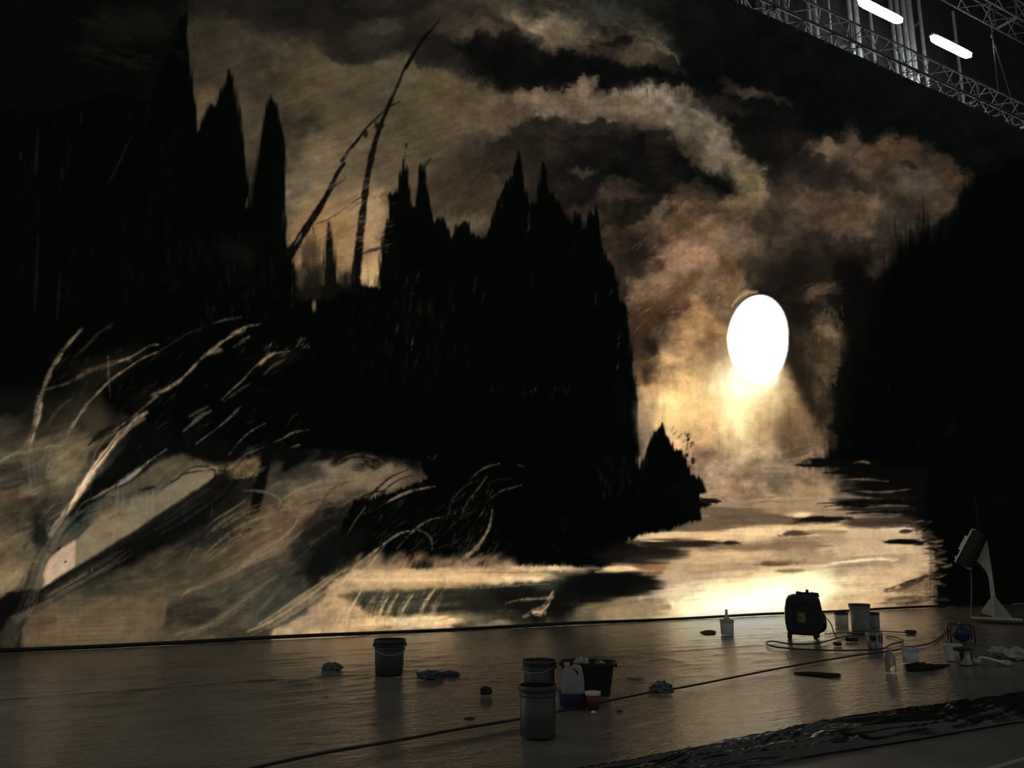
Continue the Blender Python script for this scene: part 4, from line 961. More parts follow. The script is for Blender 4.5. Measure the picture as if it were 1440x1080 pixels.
# shore
for k in range(30):
    y = 800 + _pr.uniform(0, 24); x0 = _pr.uniform(480, 640); x1 = x0 + _pr.uniform(80, 180)
    brush([(x0, y + 1), ((x0 + x1) / 2, y), (min(x1, 790), y - 1)], 4, [(222, 188, 140), (196, 162, 118), (240, 206, 156), (170, 138, 100)], 0.45, 2, 0.3)
for k in range(16):
    y = 864 + _pr.uniform(0, 20); x0 = _pr.uniform(470, 560)
    brush([(x0, y + 3), (x0 + 40, y), (x0 + 90, y - 3)], 4, [(236, 202, 152), (206, 174, 130), (250, 220, 170)], 0.5, 2, 0.3)
for k in range(34):
    y = 834 + _pr.uniform(0, 30); x0 = _pr.uniform(510, 720)
    brush([(x0, y + 1), (x0 + 40, y), (x0 + 80, y - 1)], 4, [(66, 63, 49), (40, 40, 32), (28, 28, 23), (84, 79, 61)], 0.5, 2, 0.3)
for x in (524, 538, 552, 570, 598, 614):
    brush([(x + 8, 836), (x - 4, 856), (x - 10, 880)], 6, [(206, 176, 132), (170, 146, 110)], 0.6, 3, 0.3)
# lake, crisp
def bar(x0, x1, y0, y1, c_, a=0.85, soft=2.0, rough=4.0):
    m = (y0 + y1) / 2; h = (y1 - y0) / 2; L_ = x1 - x0
    poly([(x0, m + h * 0.3), (x0 + L_ * 0.15, m - h * 0.6), (x0 + L_ * 0.4, m - h), (x0 + L_ * 0.75, m - h * 0.8), (x1, m - h * 0.1), (x0 + L_ * 0.8, m + h * 0.6), (x0 + L_ * 0.45, m + h), (x0 + L_ * 0.15, m + h * 0.8)], c_, a, soft, rough, NH)
bar(993, 1083, 714, 726, (104, 87, 69), 0.75, 4)
bar(1018, 1112, 726, 738, (110, 92, 72), 0.75, 4)
bar(1182, 1290, 724, 743, (62, 50, 40), 0.85, 4)
bar(1117, 1186, 728, 735, (18, 15, 12), 0.95, 1.5, 3)
bar(1116, 1138, 721, 728, (260, 228, 168), 0.9, 3, 1)
bar(962, 1028, 733, 750, (108, 90, 70), 0.8, 4)
bar(896, 1040, 747, 760, (226, 191, 145), 0.9, 2.5, 5)
bar(1028, 1190, 740, 750, (236, 202, 155), 0.85, 3, 4)
bar(1180, 1292, 744, 756, (206, 174, 134), 0.75, 4, 5)
bar(840, 965, 764, 796, (24, 20, 16), 0.9, 9, 8)
bar(905, 1014, 759, 771, (36, 29, 22), 0.9, 3, 5)
bar(1016, 1040, 761, 767, (26, 20, 16), 0.9, 1.5, 2)
bar(1034, 1170, 762, 775, (130, 108, 84), 0.8, 3, 5)
bar(1102, 1138, 747, 754, (66, 52, 40), 0.9, 1.8, 3)
bar(1130, 1190, 745, 751, (130, 108, 84), 0.7, 2, 3)
bar(1105, 1142, 771, 783, (164, 137, 107), 0.75, 3, 4)
bar(1000, 1110, 778, 790, (212, 180, 138), 0.7, 4, 5)
bar(1072, 1114, 790, 797, (92, 72, 50), 0.9, 1.8, 3)
bar(1108, 1160, 789, 794, (148, 122, 94), 0.7, 2, 3)
bar(1098, 1130, 800, 806, (106, 84, 58), 0.85, 1.8, 3)
bar(1242, 1300, 758, 766, (9, 8, 7), 0.97, 1.2, 2)
bar(1264, 1284, 744, 750, (40, 32, 25), 0.85, 1.2, 2)
bar(845, 900, 795, 805, (244, 206, 154), 0.95, 1.8, 4)
bar(898, 936, 795, 802, (142, 97, 64), 0.8, 2.5, 3)
bar(800, 936, 806, 842, (9, 10, 9), 0.93, 6, 7)
bar(835, 948, 846, 872, (140, 121, 91), 0.6, 7, 6)
bar(1062, 1100, 668, 676, (120, 98, 76), 0.6, 2, 4)
bar(1072, 1112, 656, 662, (104, 86, 67), 0.5, 2, 4)
bar(1100, 1160, 682, 700, (186, 156, 110), 0.5, 6, 5)
bar(976, 1014, 702, 709, (10, 9, 8), 0.9, 1.2, 3)
stroke([(1150, 796), (1190, 790), (1230, 787), (1260, 788)], 1.2, 1, (255, 232, 186), 0.9, 0.5, 0.4, 3.4, 0.2)
for k in range(70):
    x0 = _pr.uniform(900, 1250); y = _pr.uniform(700, 860); L_ = _pr.uniform(30, 90)
    if x0 + L_ > 1305 or (x0 < 990 and y < 745) or (x0 < 950 and y < 845): continue
    g = CV[int(y) + OY, int(x0 + L_ / 2) + OX] * _pr.choice([0.8, 0.86, 1.1, 1.16])
    stroke([(x0, y + 1), (x0 + L_ / 2, y), (x0 + L_, y - 2)], 0.8, 0.6, tuple(g), 0.6, 0.6, 0.6, _pr.uniform(1.5, 4), 0.4)
poly([(962, 860), (1000, 843), (1034, 828), (1062, 814), (1118, 806), (1164, 808), (1172, 826), (1160, 846), (1130, 862), (1040, 868), (968, 868)], (292, 274, 222), 0.8, 12, 7, NH)
poly([(990, 858), (1030, 840), (1070, 828), (1110, 822), (1120, 850), (1040, 864)], (298, 292, 262), 0.8, 10, 5, NH)
brush([(1246, 831), (1272, 824), (1304, 810)], 9, [(28, 23, 18), (60, 48, 36)], 0.7, 5, 0.2)
brush([(1236, 848), (1270, 846), (1312, 842)], 18, [(150, 124, 92), (70, 56, 42), (40, 32, 25), (196, 164, 122)], 0.6, 10, 0.5)
for k in range(40):
    y = _pr.uniform(730, 850); x = np.interp(y, [730, 760, 790, 812, 850], [1284, 1304, 1318, 1312, 1320]) + _pr.uniform(-10, 12)
    stroke([(x - _pr.uniform(4, 16), y), (x, y + _pr.uniform(-2, 2)), (x + 10, y + _pr.uniform(-4, 4))], 1, 1, _pr.choice([(10, 9, 8), (120, 98, 74), (60, 49, 38), (8, 8, 7)]), 0.7, 0.6, 0.6, 4)
# the picture goes on past the left edge of the photograph
poly([(-10, 846), (-60, 872), (-140, 920), (-190, 945), (-60, 945), (-6, 880)], (14, 14, 12), 0.85, 6, 5)
brush([(-20, 872), (-80, 900), (-150, 935)], 24, [(60, 55, 46), (26, 24, 21), (90, 82, 68)], 0.5, 10, 0.3)
for pts, wd, cols in (([(-290, 640), (-200, 620), (-110, 600), (-20, 600)], 44, [(40, 36, 29), (60, 54, 43)]), ([(-280, 720), (-180, 690), (-60, 660)], 40, [(104, 92, 68), (70, 62, 48)]), ([(-280, 790), (-180, 770), (-60, 740)], 50, [(60, 55, 43), (44, 41, 33)]), ([(-290, 860), (-200, 840), (-100, 810)], 50, [(112, 98, 73), (84, 75, 57)]), ([(-200, 900), (-160, 800), (-110, 700), (-50, 600), (-20, 560)], 16, [(130, 118, 94), (90, 81, 65)]), ([(-280, 900), (-240, 860), (-220, 780), (-190, 690)], 26, [(16, 16, 14), (30, 29, 25)])):
    brush(pts, wd, cols, 0.6, 13, 0.4)
blob(700, 850, 54, 16, (26, 26, 21), 0.8)
blob(770, 850, 60, 22, (13, 14, 12), 0.85)
blob(660, 868, 40, 8, (60, 58, 46), 0.5)
stroke([(710, 849), (728, 844), (750, 842), (778, 841)], 1, 1, (150, 128, 98), 0.75, 0.7, 0.7, 5, 0.5)
brush([(736, 867), (752, 859), (766, 854), (778, 834)], 7, [(200, 170, 132), (170, 142, 108)], 0.8, 4, 0.2)
brush([(748, 860), (760, 863), (768, 862)], 6, [(206, 176, 136)], 0.7, 3, 0.2)
# sky marks
for pts, wd, cols in (([(560, 96), (610, 108), (660, 128), (720, 150)], 26, [(98, 86, 62), (82, 72, 53)]), ([(600, 150), (650, 158), (700, 166)], 24, [(90, 78, 55), (74, 65, 48)]), ([(430, 100), (470, 112), (530, 112)], 30, [(80, 70, 53), (66, 58, 44)]), ([(420, 250), (450, 225), (490, 205)], 40, [(118, 102, 78), (100, 87, 66)]), ([(440, 300), (480, 275), (530, 262)], 40, [(128, 107, 79), (112, 95, 70)]), ([(450, 350), (480, 325), (530, 318)], 36, [(150, 121, 84), (126, 102, 72)]), ([(560, 215), (610, 200), (660, 190)], 40, [(90, 78, 59), (74, 65, 50)]), ([(600, 262), (640, 240), (690, 225)], 34, [(52, 46, 36), (40, 36, 29)]), ([(590, 70), (640, 82), (700, 110)], 24, [(36, 33, 28), (26, 24, 21)]), ([(285, 90), (310, 75), (350, 70)], 30, [(62, 56, 44), (50, 46, 37)]), ([(730, 30), (780, 38), (850, 60)], 22, [(120, 104, 82), (98, 84, 66)]), ([(800, 62), (860, 76), (930, 92)], 14, [(88, 74, 58), (66, 56, 45)]), ([(850, 18), (910, 34), (960, 60)], 20, [(46, 46, 41), (36, 37, 33)]), ([(890, 60), (920, 66), (940, 78)], 6, [(110, 102, 88)])):
    brush(pts, wd, cols, 0.32, 9, 0.4)
# light pouring out under the moon
G_ = reg(860, 470, 1260, 720)
for cx, cy, rx, ry, c_, k_ in ((1005, 575, 70, 36, (236, 190, 128), 0.28), (948, 572, 22, 18, (272, 240, 170), 0.95), (1050, 540, 38, 34, (296, 282, 235), 1.3), (1034, 578, 15, 34, (290, 268, 205), 1.1), (1072, 556, 24, 20, (262, 220, 152), 0.6), (985, 560, 26, 26, (262, 224, 156), 0.5), (1028, 618, 8, 26, (226, 190, 140), 0.6)):
    m_ = np.exp(-(((gx - cx + N1 * 22) / rx) ** 2 + ((gy - cy + N2 * 26) / ry) ** 2)) * (k_ + NV * 0.25 + NF * 0.3)
    put(G_, m_[G_], c_)
poly([(900, 640), (893, 600), (896, 560), (893, 530), (880, 520), (880, 660)], BLK, 0.95, 3, 3, NV)
poly([(905, 648), (909, 634), (916, 620), (922, 605), (931, 598), (936, 611), (944, 624), (950, 634), (960, 640), (966, 655), (960, 680), (910, 680)], BLK, 0.95, 2, 3, NV)
poly(MOON, (300, 300, 296), 1, 1.4, 0.4)
poly([(1030, 520), (1045, 535), (1066, 541), (1086, 532), (1098, 515), (1092, 538), (1078, 550), (1060, 556), (1036, 560), (1028, 545)], (294, 286, 248), 0.9, 8, 4)
for x, y, rx, ry, an, c_, a_ in ((1110, 380, 50, 26, 0, (26, 22, 18), 0.8), (1125, 430, 16, 40, 0, (24, 20, 17), 0.8), (1130, 530, 14, 44, -25, (26, 21, 17), 0.8), (1150, 575, 16, 40, -30, (24, 20, 16), 0.8), (1195, 420, 22, 50, -10, (12, 11, 9), 0.7), (1190, 560, 14, 60, 0, (10, 9, 8), 0.7), (905, 470, 18, 30, 0, (56, 41, 29), 0.7), (918, 482, 12, 10, 0, (26, 21, 17), 0.7), (908, 530, 7, 26, 0, (44, 35, 27), 0.6), (940, 425, 40, 18, -30, (84, 62, 43), 0.6), (900, 345, 40, 22, -15, (22, 19, 16), 0.8), (905, 600, 14, 34, 0, (146, 124, 100), 0.6), (1115, 600, 26, 34, 10, (112, 88, 62), 0.6), (1110, 622, 26, 14, 0, (84, 69, 53), 0.6)):
    blob(x, y, rx, ry, c_, a_, an, 0.8, 1.1)
hatch(1150, 435, 1185, 475, 34, 80, 16, 3, [(140, 116, 84), (96, 79, 58), (70, 58, 43)], 0.6, 0.1, 25)
hatch(1158, 500, 1180, 540, 16, 75, 16, 3, [(112, 92, 66), (80, 66, 48)], 0.6, 0.1, 20)
hatch(1136, 398, 1180, 414, 18, -12, 20, 3, [(92, 74, 56), (64, 52, 40)], 0.6, 0.1, 15)
hatch(1100, 570, 1150, 640, 30, 85, 26, 3, [(150, 120, 88), (110, 88, 62), (84, 67, 49)], 0.5, 0.05, 8)
hatch(895, 340, 1020, 470, 60, -35, 26, 5, [(150, 118, 92), (122, 95, 72), (96, 74, 55)], 0.35, 0.15, 25)
hatch(1000, 380, 1050, 450, 40, 110, 22, 3, [(156, 124, 88), (112, 88, 62)], 0.4, 0.15, 25)
stroke([(1030, 430), (1038, 419), (1050, 412.5), (1064, 411)], 3, 3, (226, 188, 134), 0.7, 1.0, 0.4, 11, 0.2)
poly(MOON, (300, 300, 297), 1, 1.4, 0.4)
bar(1120, 1190, 644, 658, (9, 8, 7), 0.95, 2.5, 4)
brush([(1100, 640), (1130, 628), (1156, 622)], 20, [(106, 84, 60), (84, 68, 50)], 0.6, 8)
brush([(1096, 650), (1120, 648), (1140, 650)], 8, [(130, 106, 80), (104, 86, 66)], 0.7, 4)
# grain of brush and weave over everything
lum = CV.mean(axis=2)
amp = np.clip(lum / 60, 0.3, 1) * np.clip((262 - lum) / 40, 0, 1)
CV *= (1 + amp * (0.22 * NF + 0.04 * NV + 0.04 * NH + 0.10 * NG + 0.05 * (_rng.rand(CH, CW).astype(np.float32) - 0.5)))[..., None]
warm = np.clip(N2 * 0.10, -0.06, 0.06)
CV[..., 0] *= 1 + warm; CV[..., 2] *= 1 - warm
np.clip(CV, 2.0, 300, out=CV)
# ---------------------------------------------------------------- the painted cloth itself
CLOTH_TOP = float(onwall(1235, 91).z)
def back_view(xq, zq):
    """how much of the lamp bank each spot of the cloth faces (0..1)"""
    xs = np.arange(BX0 + 0.25, BX1, 0.5); zs = np.arange(BZ0 + 0.25, BZ1, 0.5)
    LX, LZ = np.meshgrid(xs, zs); d = BY - DW
    dA = ((BX1 - BX0) / len(xs)) * ((BZ1 - BZ0) / len(zs))
    out = np.zeros((len(zq), len(xq)), np.float32)
    for i, z in enumerate(zq):
        for j, x in enumerate(xq):
            r2 = (LX - x) ** 2 + (LZ - z) ** 2 + d * d
            out[i, j] = (d * d / (r2 * r2)).sum() * dA / math.pi
    return out
def bilin(A, u, v):
    u = np.clip(u, 0, A.shape[1] - 1.001); v = np.clip(v, 0, A.shape[0] - 1.001)
    i = u.astype(int); j = v.astype(int); fu = (u - i); fv = (v - j)
    if A.ndim == 3: fu = fu[..., None]; fv = fv[..., None]
    return (A[j, i] * (1 - fu) + A[j, i + 1] * fu) * (1 - fv) + (A[j + 1, i] * (1 - fu) + A[j + 1, i + 1] * fu) * fv

def paint_material():
    m = bpy.data.materials.new('painted_muslin'); m.use_nodes = True; nt = m.node_tree
    for n in list(nt.nodes): nt.nodes.remove(n)
    out = nt.nodes.new('ShaderNodeOutputMaterial'); at = nt.nodes.new('ShaderNodeAttribute'); at.attribute_name = 'paint'
    tc = nt.nodes.new('ShaderNodeTexCoord'); nz = nt.nodes.new('ShaderNodeTexNoise'); nz.inputs['Scale'].default_value = 9; nz.inputs['Detail'].default_value = 6
    nt.links.new(tc.outputs['Object'], nz.inputs[0])
    mr = nt.nodes.new('ShaderNodeMapRange'); mr.inputs[3].default_value = 0.92; mr.inputs[4].default_value = 1.08
    nt.links.new(nz.outputs[0], mr.inputs[0])
    mx = nt.nodes.new('ShaderNodeVectorMath'); mx.operation = 'SCALE'
    nt.links.new(at.outputs['Color'], mx.inputs[0]); nt.links.new(mr.outputs[0], mx.inputs['Scale'])
    tr = nt.nodes.new('ShaderNodeBsdfTranslucent'); df = nt.nodes.new('ShaderNodeBsdfDiffuse'); ad = nt.nodes.new('ShaderNodeAddShader')
    nt.links.new(mx.outputs[0], tr.inputs[0])
    m2 = nt.nodes.new('ShaderNodeVectorMath'); m2.operation = 'SCALE'; m2.inputs['Scale'].default_value = 0.35
    nt.links.new(mx.outputs[0], m2.inputs[0]); nt.links.new(m2.outputs[0], df.inputs[0])
    nt.links.new(tr.outputs[0], ad.inputs[0]); nt.links.new(df.outputs[0], ad.inputs[1]); nt.links.new(ad.outputs[0], out.inputs[0])
    return m

def build_cloth():
    pxs = np.concatenate([np.arange(-290, 1450, 1.65), np.arange(1450, 1640, 8.0)])
    xs = np.array([onwall(p, 783).x for p in pxs]); nz = 640
    zs = np.linspace(-0.011, CLOTH_TOP, nz)
    XX, ZZ = np.meshgrid(xs, zs)
    dx = XX; dy = np.full_like(XX, DW); dz = ZZ - EYE
    k = dx * _F[0] + dy * _F[1] + dz * _F[2]
    PX = 720 + FPX * (dx * _R[0] + dy * _R[1] + dz * _R[2]) / k
    PY = 540 - FPX * (dx * _U[0] + dy * _U[1] + dz * _U[2]) / k
    c = bilin(CV, PX + OX, PY + OY) / 255.0
    lin = np.where(c > 0.04045, ((c + 0.055) / 1.055) ** 2.4, c / 12.92)
    xq = np.linspace(xs[0], xs[-1], 44); zq = np.linspace(0.02, CLOTH_TOP, 26)
    V = back_view(xq, zq)
    vv = bilin(V, (XX - xs[0]) / (xs[-1] - xs[0]) * 43, (ZZ - 0.02) / (CLOTH_TOP - 0.02) * 25)
    T = np.clip(lin / (BACK_RAD * np.maximum(vv, 0.35))[..., None], 0.0004, 0.95)  # paint colour also carries the backlight glow, with the bank's falloff divided out
    n, m_ = XX.shape
    wave = 0.012 * np.sin(XX * 1.9) * np.cos(ZZ * 0.35) + 0.03 * np.exp(-ZZ / 0.12)
    co = np.stack([XX, DW - wave, ZZ], -1).reshape(-1, 3).astype(np.float32)
    a = (np.arange(n - 1)[:, None] * m_ + np.arange(m_ - 1)[None]).ravel()
    fc = np.stack([a, a + 1, a + m_ + 1, a + m_], -1).astype(np.int32)
    me = bpy.data.meshes.new('painted_backdrop')
    me.vertices.add(len(co)); me.vertices.foreach_set('co', co.ravel())
    me.loops.add(fc.size); me.loops.foreach_set('vertex_index', fc.ravel())
    me.polygons.add(len(fc)); me.polygons.foreach_set('loop_start', np.arange(0, fc.size, 4, dtype=np.int32))
    me.polygons.foreach_set('use_smooth', np.ones(len(fc), bool))
    me.update()
    at = me.attributes.new('paint', 'FLOAT_COLOR', 'POINT')
    at.data.foreach_set('color', np.concatenate([T, np.ones(T.shape[:2] + (1,))], -1).astype(np.float32).ravel())
    me.materials.append(paint_material())
    o = bpy.data.objects.new('canvas', me); COL.objects.link(o)
    return o, xs
root = thing('painted_backdrop', 'huge painted stage backdrop of a moonlit lake and black forest hanging from truss', 'backdrop', (14, DW, 0))
cloth, CXS = build_cloth()
cloth.parent = root; cloth.location = (-14, -DW, 0)
hem = B(); tube(hem, [(CXS[0] - 14 + i * 0.75, -0.05 + 0.012 * math.sin(i * 1.7), 0.03 + 0.008 * math.sin(i * 0.9)) for i in range(int((CXS[-1] - CXS[0]) / 0.75))], 0.03, 8)
h_ = obj('hem_pipe', hem, mat('hem_black', (0.006, 0.006, 0.006), 0.6), root, True); h_['label'] = 'black weighted hem along the floor'

# ---------------------------------------------------------------- room
dark = mat('hall_wall_dark', (0.035, 0.037, 0.04), 0.8, scale=2)
bm = B(); box(bm, -12, 44, -4, DW + 3.4, -0.2, -0.012); struct('floor', bm, mat('hall_floor_grey', (0.12, 0.115, 0.105), 0.45, scale=3, var=0.2, bump=0.05))
bm = B(); box(bm, -12, 44, DW + 2.9, DW + 3.2, -0.012, 26); struct('wall_back', bm, dark)
bm = B(); box(bm, 43.8, 44, -4, DW + 2.9, -0.012, 26); struct('wall_right', bm, dark)
bm = B(); box(bm, 8, 44, DW - 8, DW + 3.4, 26, 26.2); struct('ceiling', bm, mat('hall_ceiling_dark', (0.01, 0.01, 0.011), 0.9))

# ---------------------------------------------------------------- drop sheets on the floor
def sheet_material(name, col, rough):
    m = bpy.data.materials.new(name); m.use_nodes = True; nt = m.node_tree; b = nt.nodes['Principled BSDF']
    tc = nt.nodes.new('ShaderNodeTexCoord')
    def nz(sc, s3, det=4):
        mp = nt.nodes.new('ShaderNodeMapping'); mp.inputs['Scale'].default_value = s3; nt.links.new(tc.outputs['Object'], mp.inputs[0])
        n = nt.nodes.new('ShaderNodeTexNoise'); n.inputs['Scale'].default_value = sc; n.inputs['Detail'].default_value = det; n.inputs['Distortion'].default_value = 0.6
        nt.links.new(mp.outputs[0], n.inputs[0]); return n
    a = nz(1.4, (1, 1, 1)); r = nt.nodes.new('ShaderNodeValToRGB')
    r.color_ramp.elements[0].position = 0.3; r.color_ramp.elements[1].position = 0.75
    r.color_ramp.elements[0].color = (*[c * 0.72 for c in col], 1); r.color_ramp.elements[1].color = (*[c * 1.2 for c in col], 1)
    nt.links.new(a.outputs[0], r.inputs[0]); nt.links.new(r.outputs[0], b.inputs['Base Color'])
    b.inputs['Roughness'].default_value = rough
    b.inputs['Specular IOR Level'].default_value = 0.9
    f0 = nz(5.0, (0.5, 1.7, 1), 3); f1 = nz(11.0, (0.6, 2.4, 1), 2)
    ab = nt.nodes.new('ShaderNodeMath'); ab.operation = 'SUBTRACT'; ab.inputs[1].default_value = 0.5; nt.links.new(f1.outputs[0], ab.inputs[0])
    a2 = nt.nodes.new('ShaderNodeMath'); a2.operation = 'ABSOLUTE'; nt.links.new(ab.outputs[0], a2.inputs[0])
    f = nt.nodes.new('ShaderNodeMath'); f.operation = 'MULTIPLY_ADD'; f.inputs[1].default_value = -0.9; nt.links.new(a2.outputs[0], f.inputs[0]); nt.links.new(f0.outputs[0], f.inputs[2])
    g = nz(2.3, (0.6, 1.6, 1), 5); gr = nt.nodes.new('ShaderNodeValToRGB'); gr.color_ramp.elements[0].position = 0.66; gr.color_ramp.elements[1].position = 0.72
    gr.color_ramp.elements[0].color = (1, 1, 1, 1); gr.color_ramp.elements[1].color = (0.35, 0.28, 0.22, 1)
    mxx = nt.nodes.new('ShaderNodeMix'); mxx.data_type = 'RGBA'; mxx.blend_type = 'MULTIPLY'; mxx.inputs[0].default_value = 1.0
    nt.links.new(g.outputs[0], gr.inputs[0]); nt.links.new(r.outputs[0], mxx.inputs[6]); nt.links.new(gr.outputs[0], mxx.inputs[7]); nt.links.new(mxx.outputs[2], b.inputs['Base Color'])
    bp = nt.nodes.new('ShaderNodeBump'); bp.inputs['Strength'].default_value = 0.5; bp.inputs['Distance'].default_value = 0.025
    nt.links.new(f.outputs[0], bp.inputs['Height']); nt.links.new(bp.outputs[0], b.inputs['Normal'])
    return m
def sheet_height(X, Y):
    wx = fbm(X * 0.35, Y * 0.5, 1, 3) * 3.0; wy = fbm(X * 0.5 + 9, Y * 0.35, 4, 3) * 2.0
    r1 = 1 - np.abs(2 * vn(X * 0.9 + wx, Y * 2.1 + wy, 2) - 1)
    r2 = 1 - np.abs(2 * vn(X * 2.4 + wx * 2, Y * 4.2 + wy * 2, 6) - 1)
    r3 = 1 - np.abs(2 * vn((X + Y) * 2.2 + wy, (Y - X * 0.6) * 3.0 + wx, 9) - 1)
    g = sstep(0.35, 0.75, fbm(X * 0.3 + 4, Y * 0.4, 7, 3))
    far = sstep(6.0, 9.0, Y)
    return (0.2 + 0.8 * far) * (0.009 * r1 ** 4 + (0.3 + 0.7 * g) * (0.011 * r2 ** 3 + 0.009 * r3 ** 3))
def sheet(name, label, x0, x1, y0, y1, z, m, dx=0.06, dy=0.045):
    xs = np.arange(x0, x1 + dx, dx); ys = np.arange(y0, y1 + dy * 0.5, dy)
    X, Y = np.meshgrid(xs, ys)
    Z = z + sheet_height(X, Y)
    edge = 0.02 * np.sin(X * 1.3) + 0.03 * (fbm(X * 0.7, X * 0 + 3, 2, 3) - 0.5)
    Yd = Y + edge * np.exp(-((Y - y0) / 0.3) ** 2)
    n, k = X.shape
    co = np.stack([X - x0, Yd - y0, Z], -1).reshape(-1, 3).astype(np.float32)
    a = (np.arange(n - 1)[:, None] * k + np.arange(k - 1)[None]).ravel()
    fc = np.stack([a, a + 1, a + k + 1, a + k], -1).astype(np.int32)
    me = bpy.data.meshes.new(name)
    me.vertices.add(len(co)); me.vertices.foreach_set('co', co.ravel())
    me.loops.add(fc.size); me.loops.foreach_set('vertex_index', fc.ravel())
    me.polygons.add(len(fc)); me.polygons.foreach_set('loop_start', np.arange(0, fc.size, 4, dtype=np.int32))
    me.polygons.foreach_set('use_smooth', np.ones(len(fc), bool)); me.update()
    me.materials.append(m)
    o = bpy.data.objects.new(name, me); COL.objects.link(o); o.location = (x0, y0, 0)
    return tag(o, label, 'plastic sheet')
YSEAM = gnd(265, 965).y
YFOLD = gnd(1440, 1000).y
SM = sheet_material('clear_plastic_over_grey', (0.17, 0.16, 0.14), 0.20)
SM2 = sheet_material('clear_plastic_over_grey_near', (0.17, 0.16, 0.14), 0.24)
ds = sheet('drop_sheet', 'wrinkled plastic drop sheet spread on the floor along the foot of the backdrop', -5, 31, YSEAM, DW - 0.12, -0.009, SM)
sheet('drop_sheet', 'smoother plastic drop sheet on the floor nearest the viewer under the front bucket', -5, 24, YFOLD - 0.2, YSEAM + 0.06, -0.011, SM2)

# white tape line and seam
def ribbon(bm, pts, wd, z):
    prev = None
    for i, p in enumerate(pts):
        t = (pts[min(i + 1, len(pts) - 1)] - pts[max(i - 1, 0)]).normalized(); s = Vector((-t.y, t.x, 0)) * wd / 2
        a = bm.verts.new((p.x + s.x, p.y + s.y, z)); b = bm.verts.new((p.x - s.x, p.y - s.y, z))
        if prev: bm.faces.new((prev[0], a, b, prev[1]))
        prev = (a, b)
bm = B(); ribbon(bm, [gnd(1360, 1086), gnd(1400, 1076), gnd(1470, 1056)], 0.05, -0.010)
tag(obj('floor_tape', bm, mat('tape_pale', (0.30, 0.29, 0.27), 0.6)), 'pale strip of tape on the bare floor in the lower right corner', 'tape')

bm = B(); ribbon(bm, [Vector((0.25 * i, 0.03 + 0.012 * math.sin(i * 0.7), 0)) for i in range(40)], 0.018, 0.012)
o = obj('seam_tape', bm, mat('seam_pale', (0.34, 0.32, 0.29), 0.6), ds); o['label'] = 'pale taped seam'
# ---------------------------------------------------------------- bunched black plastic in front
def fold():
    x0, x1 = 2.2, 16.0; nx, ny = 420, 56
    xs = np.linspace(x0, x1, nx); v = np.linspace(-1, 1, ny)
    X, V = np.meshgrid(xs, v)
    half = 0.16 + 0.16 * sstep(2.6, 6.5, X) + 0.05 * (fbm(X * 1.1, X * 0, 3, 3) - 0.5)
    cy = YFOLD + 0.02 - 0.05 * np.sin(X * 0.7) + 0.03 * (fbm(X * 1.7, X * 0 + 2, 5, 3) - 0.5)
    dome = np.clip(1 - V * V, 0, 1) ** 0.7
    rid = 1 - np.abs(2 * vn(X * 0.7 + fbm(X * 1.2, V * 2, 1, 2) * 2, V * 4.0 + fbm(X * 0.5, X * 0, 3, 3) * 6, 8) - 1)
    rid2 = 1 - np.abs(2 * vn(X * 1.9 + 3, V * 8 - fbm(X * 0.8, X * 0 + 5, 2, 3) * 8, 4) - 1)
    hgt = 0.03 + 0.09 * sstep(2.4, 6.0, X)
    Z = 0.004 + dome * hgt * (0.35 + 0.65 * fbm(X * 0.9, V * 1.2, 6, 3)) + np.clip(dome * 3, 0, 1) * (0.035 * rid ** 3 + 0.014 * rid2 ** 2)
    Y = cy + V * half
    co = np.stack([X - 7, Y - YFOLD, Z], -1).reshape(-1, 3)
    a = (np.arange(ny - 1)[:, None] * nx + np.arange(nx - 1)[None]).ravel()
    fc = np.stack([a, a + 1, a + nx + 1, a + nx], -1)
    me = bpy.data.meshes.new('bunched_sheet'); me.from_pydata(co.tolist(), [], fc.tolist()); me.update()
    for p in me.polygons: p.use_smooth = True
    me.materials.append(mat('black_film', (0.012, 0.012, 0.012), 0.2, spec=0.7, scale=9, bump=0.3, sc3=(0.5, 2.5, 1)))
    o = bpy.data.objects.new('bunched_sheet', me); COL.objects.link(o); o.location = (7, YFOLD, 0)
    tag(o, 'long crumpled ridge of black plastic film bunched up across the floor in front', 'plastic film')
fold()

# ---------------------------------------------------------------- steel above the cloth
ALU = mat('truss_aluminium', (0.12, 0.12, 0.124), 0.5, 0.4, var=0.2)
def truss(label, x0, x1, y, z, s, cell, seed, mod=5):
    t = thing('lighting_truss', label, 'truss', (x0, y, z))
    L = x1 - x0; rr = random.Random(seed)
    corners = [(-s / 2, 0), (s / 2, 0), (-s / 2, s), (s / 2, s)]
    for cy, cz in corners:
        bm = B(); tube(bm, [(0, cy, cz), (L, cy, cz)], 0.032, 8); obj('chord', bm, ALU, t, True)
    faces = [((-s / 2, 0), (s / 2, 0)), ((-s / 2, 0), (-s / 2, s)), ((s / 2, 0), (s / 2, s)), ((-s / 2, s), (s / 2, s))]
    protos = {}
    n = int(L / cell)
    for i in range(n):
        for fi, (a, b) in enumerate(faces):
            flip = (i + fi) % 2
            p, q = (a, b) if flip else (b, a)
            key = (fi, flip)
            if key not in protos:
                bm = B(); tube(bm, [(0, p[0], p[1]), (cell, q[0], q[1])], 0.017, 6)
                o = obj('brace', bm, ALU, t); protos[key] = o
            else:
                o = protos[key].copy(); COL.objects.link(o); o.parent = t
            o.location = (i * cell, 0, 0)
            if i % mod == 0 and fi < 3:
                key = ('f', fi)
                for off in (0.0, 0.09):
                    if key not in protos:
                        bm = B(); tube(bm, [(0, a[0], a[1]), (0, b[0], b[1])], 0.022, 6)
                        o = obj('cross_bar', bm, ALU, t); protos[key] = o
                    else:
                        o = protos[key].copy(); COL.objects.link(o); o.parent = t
                    o.location = (i * cell + off, 0, 0)
    return t
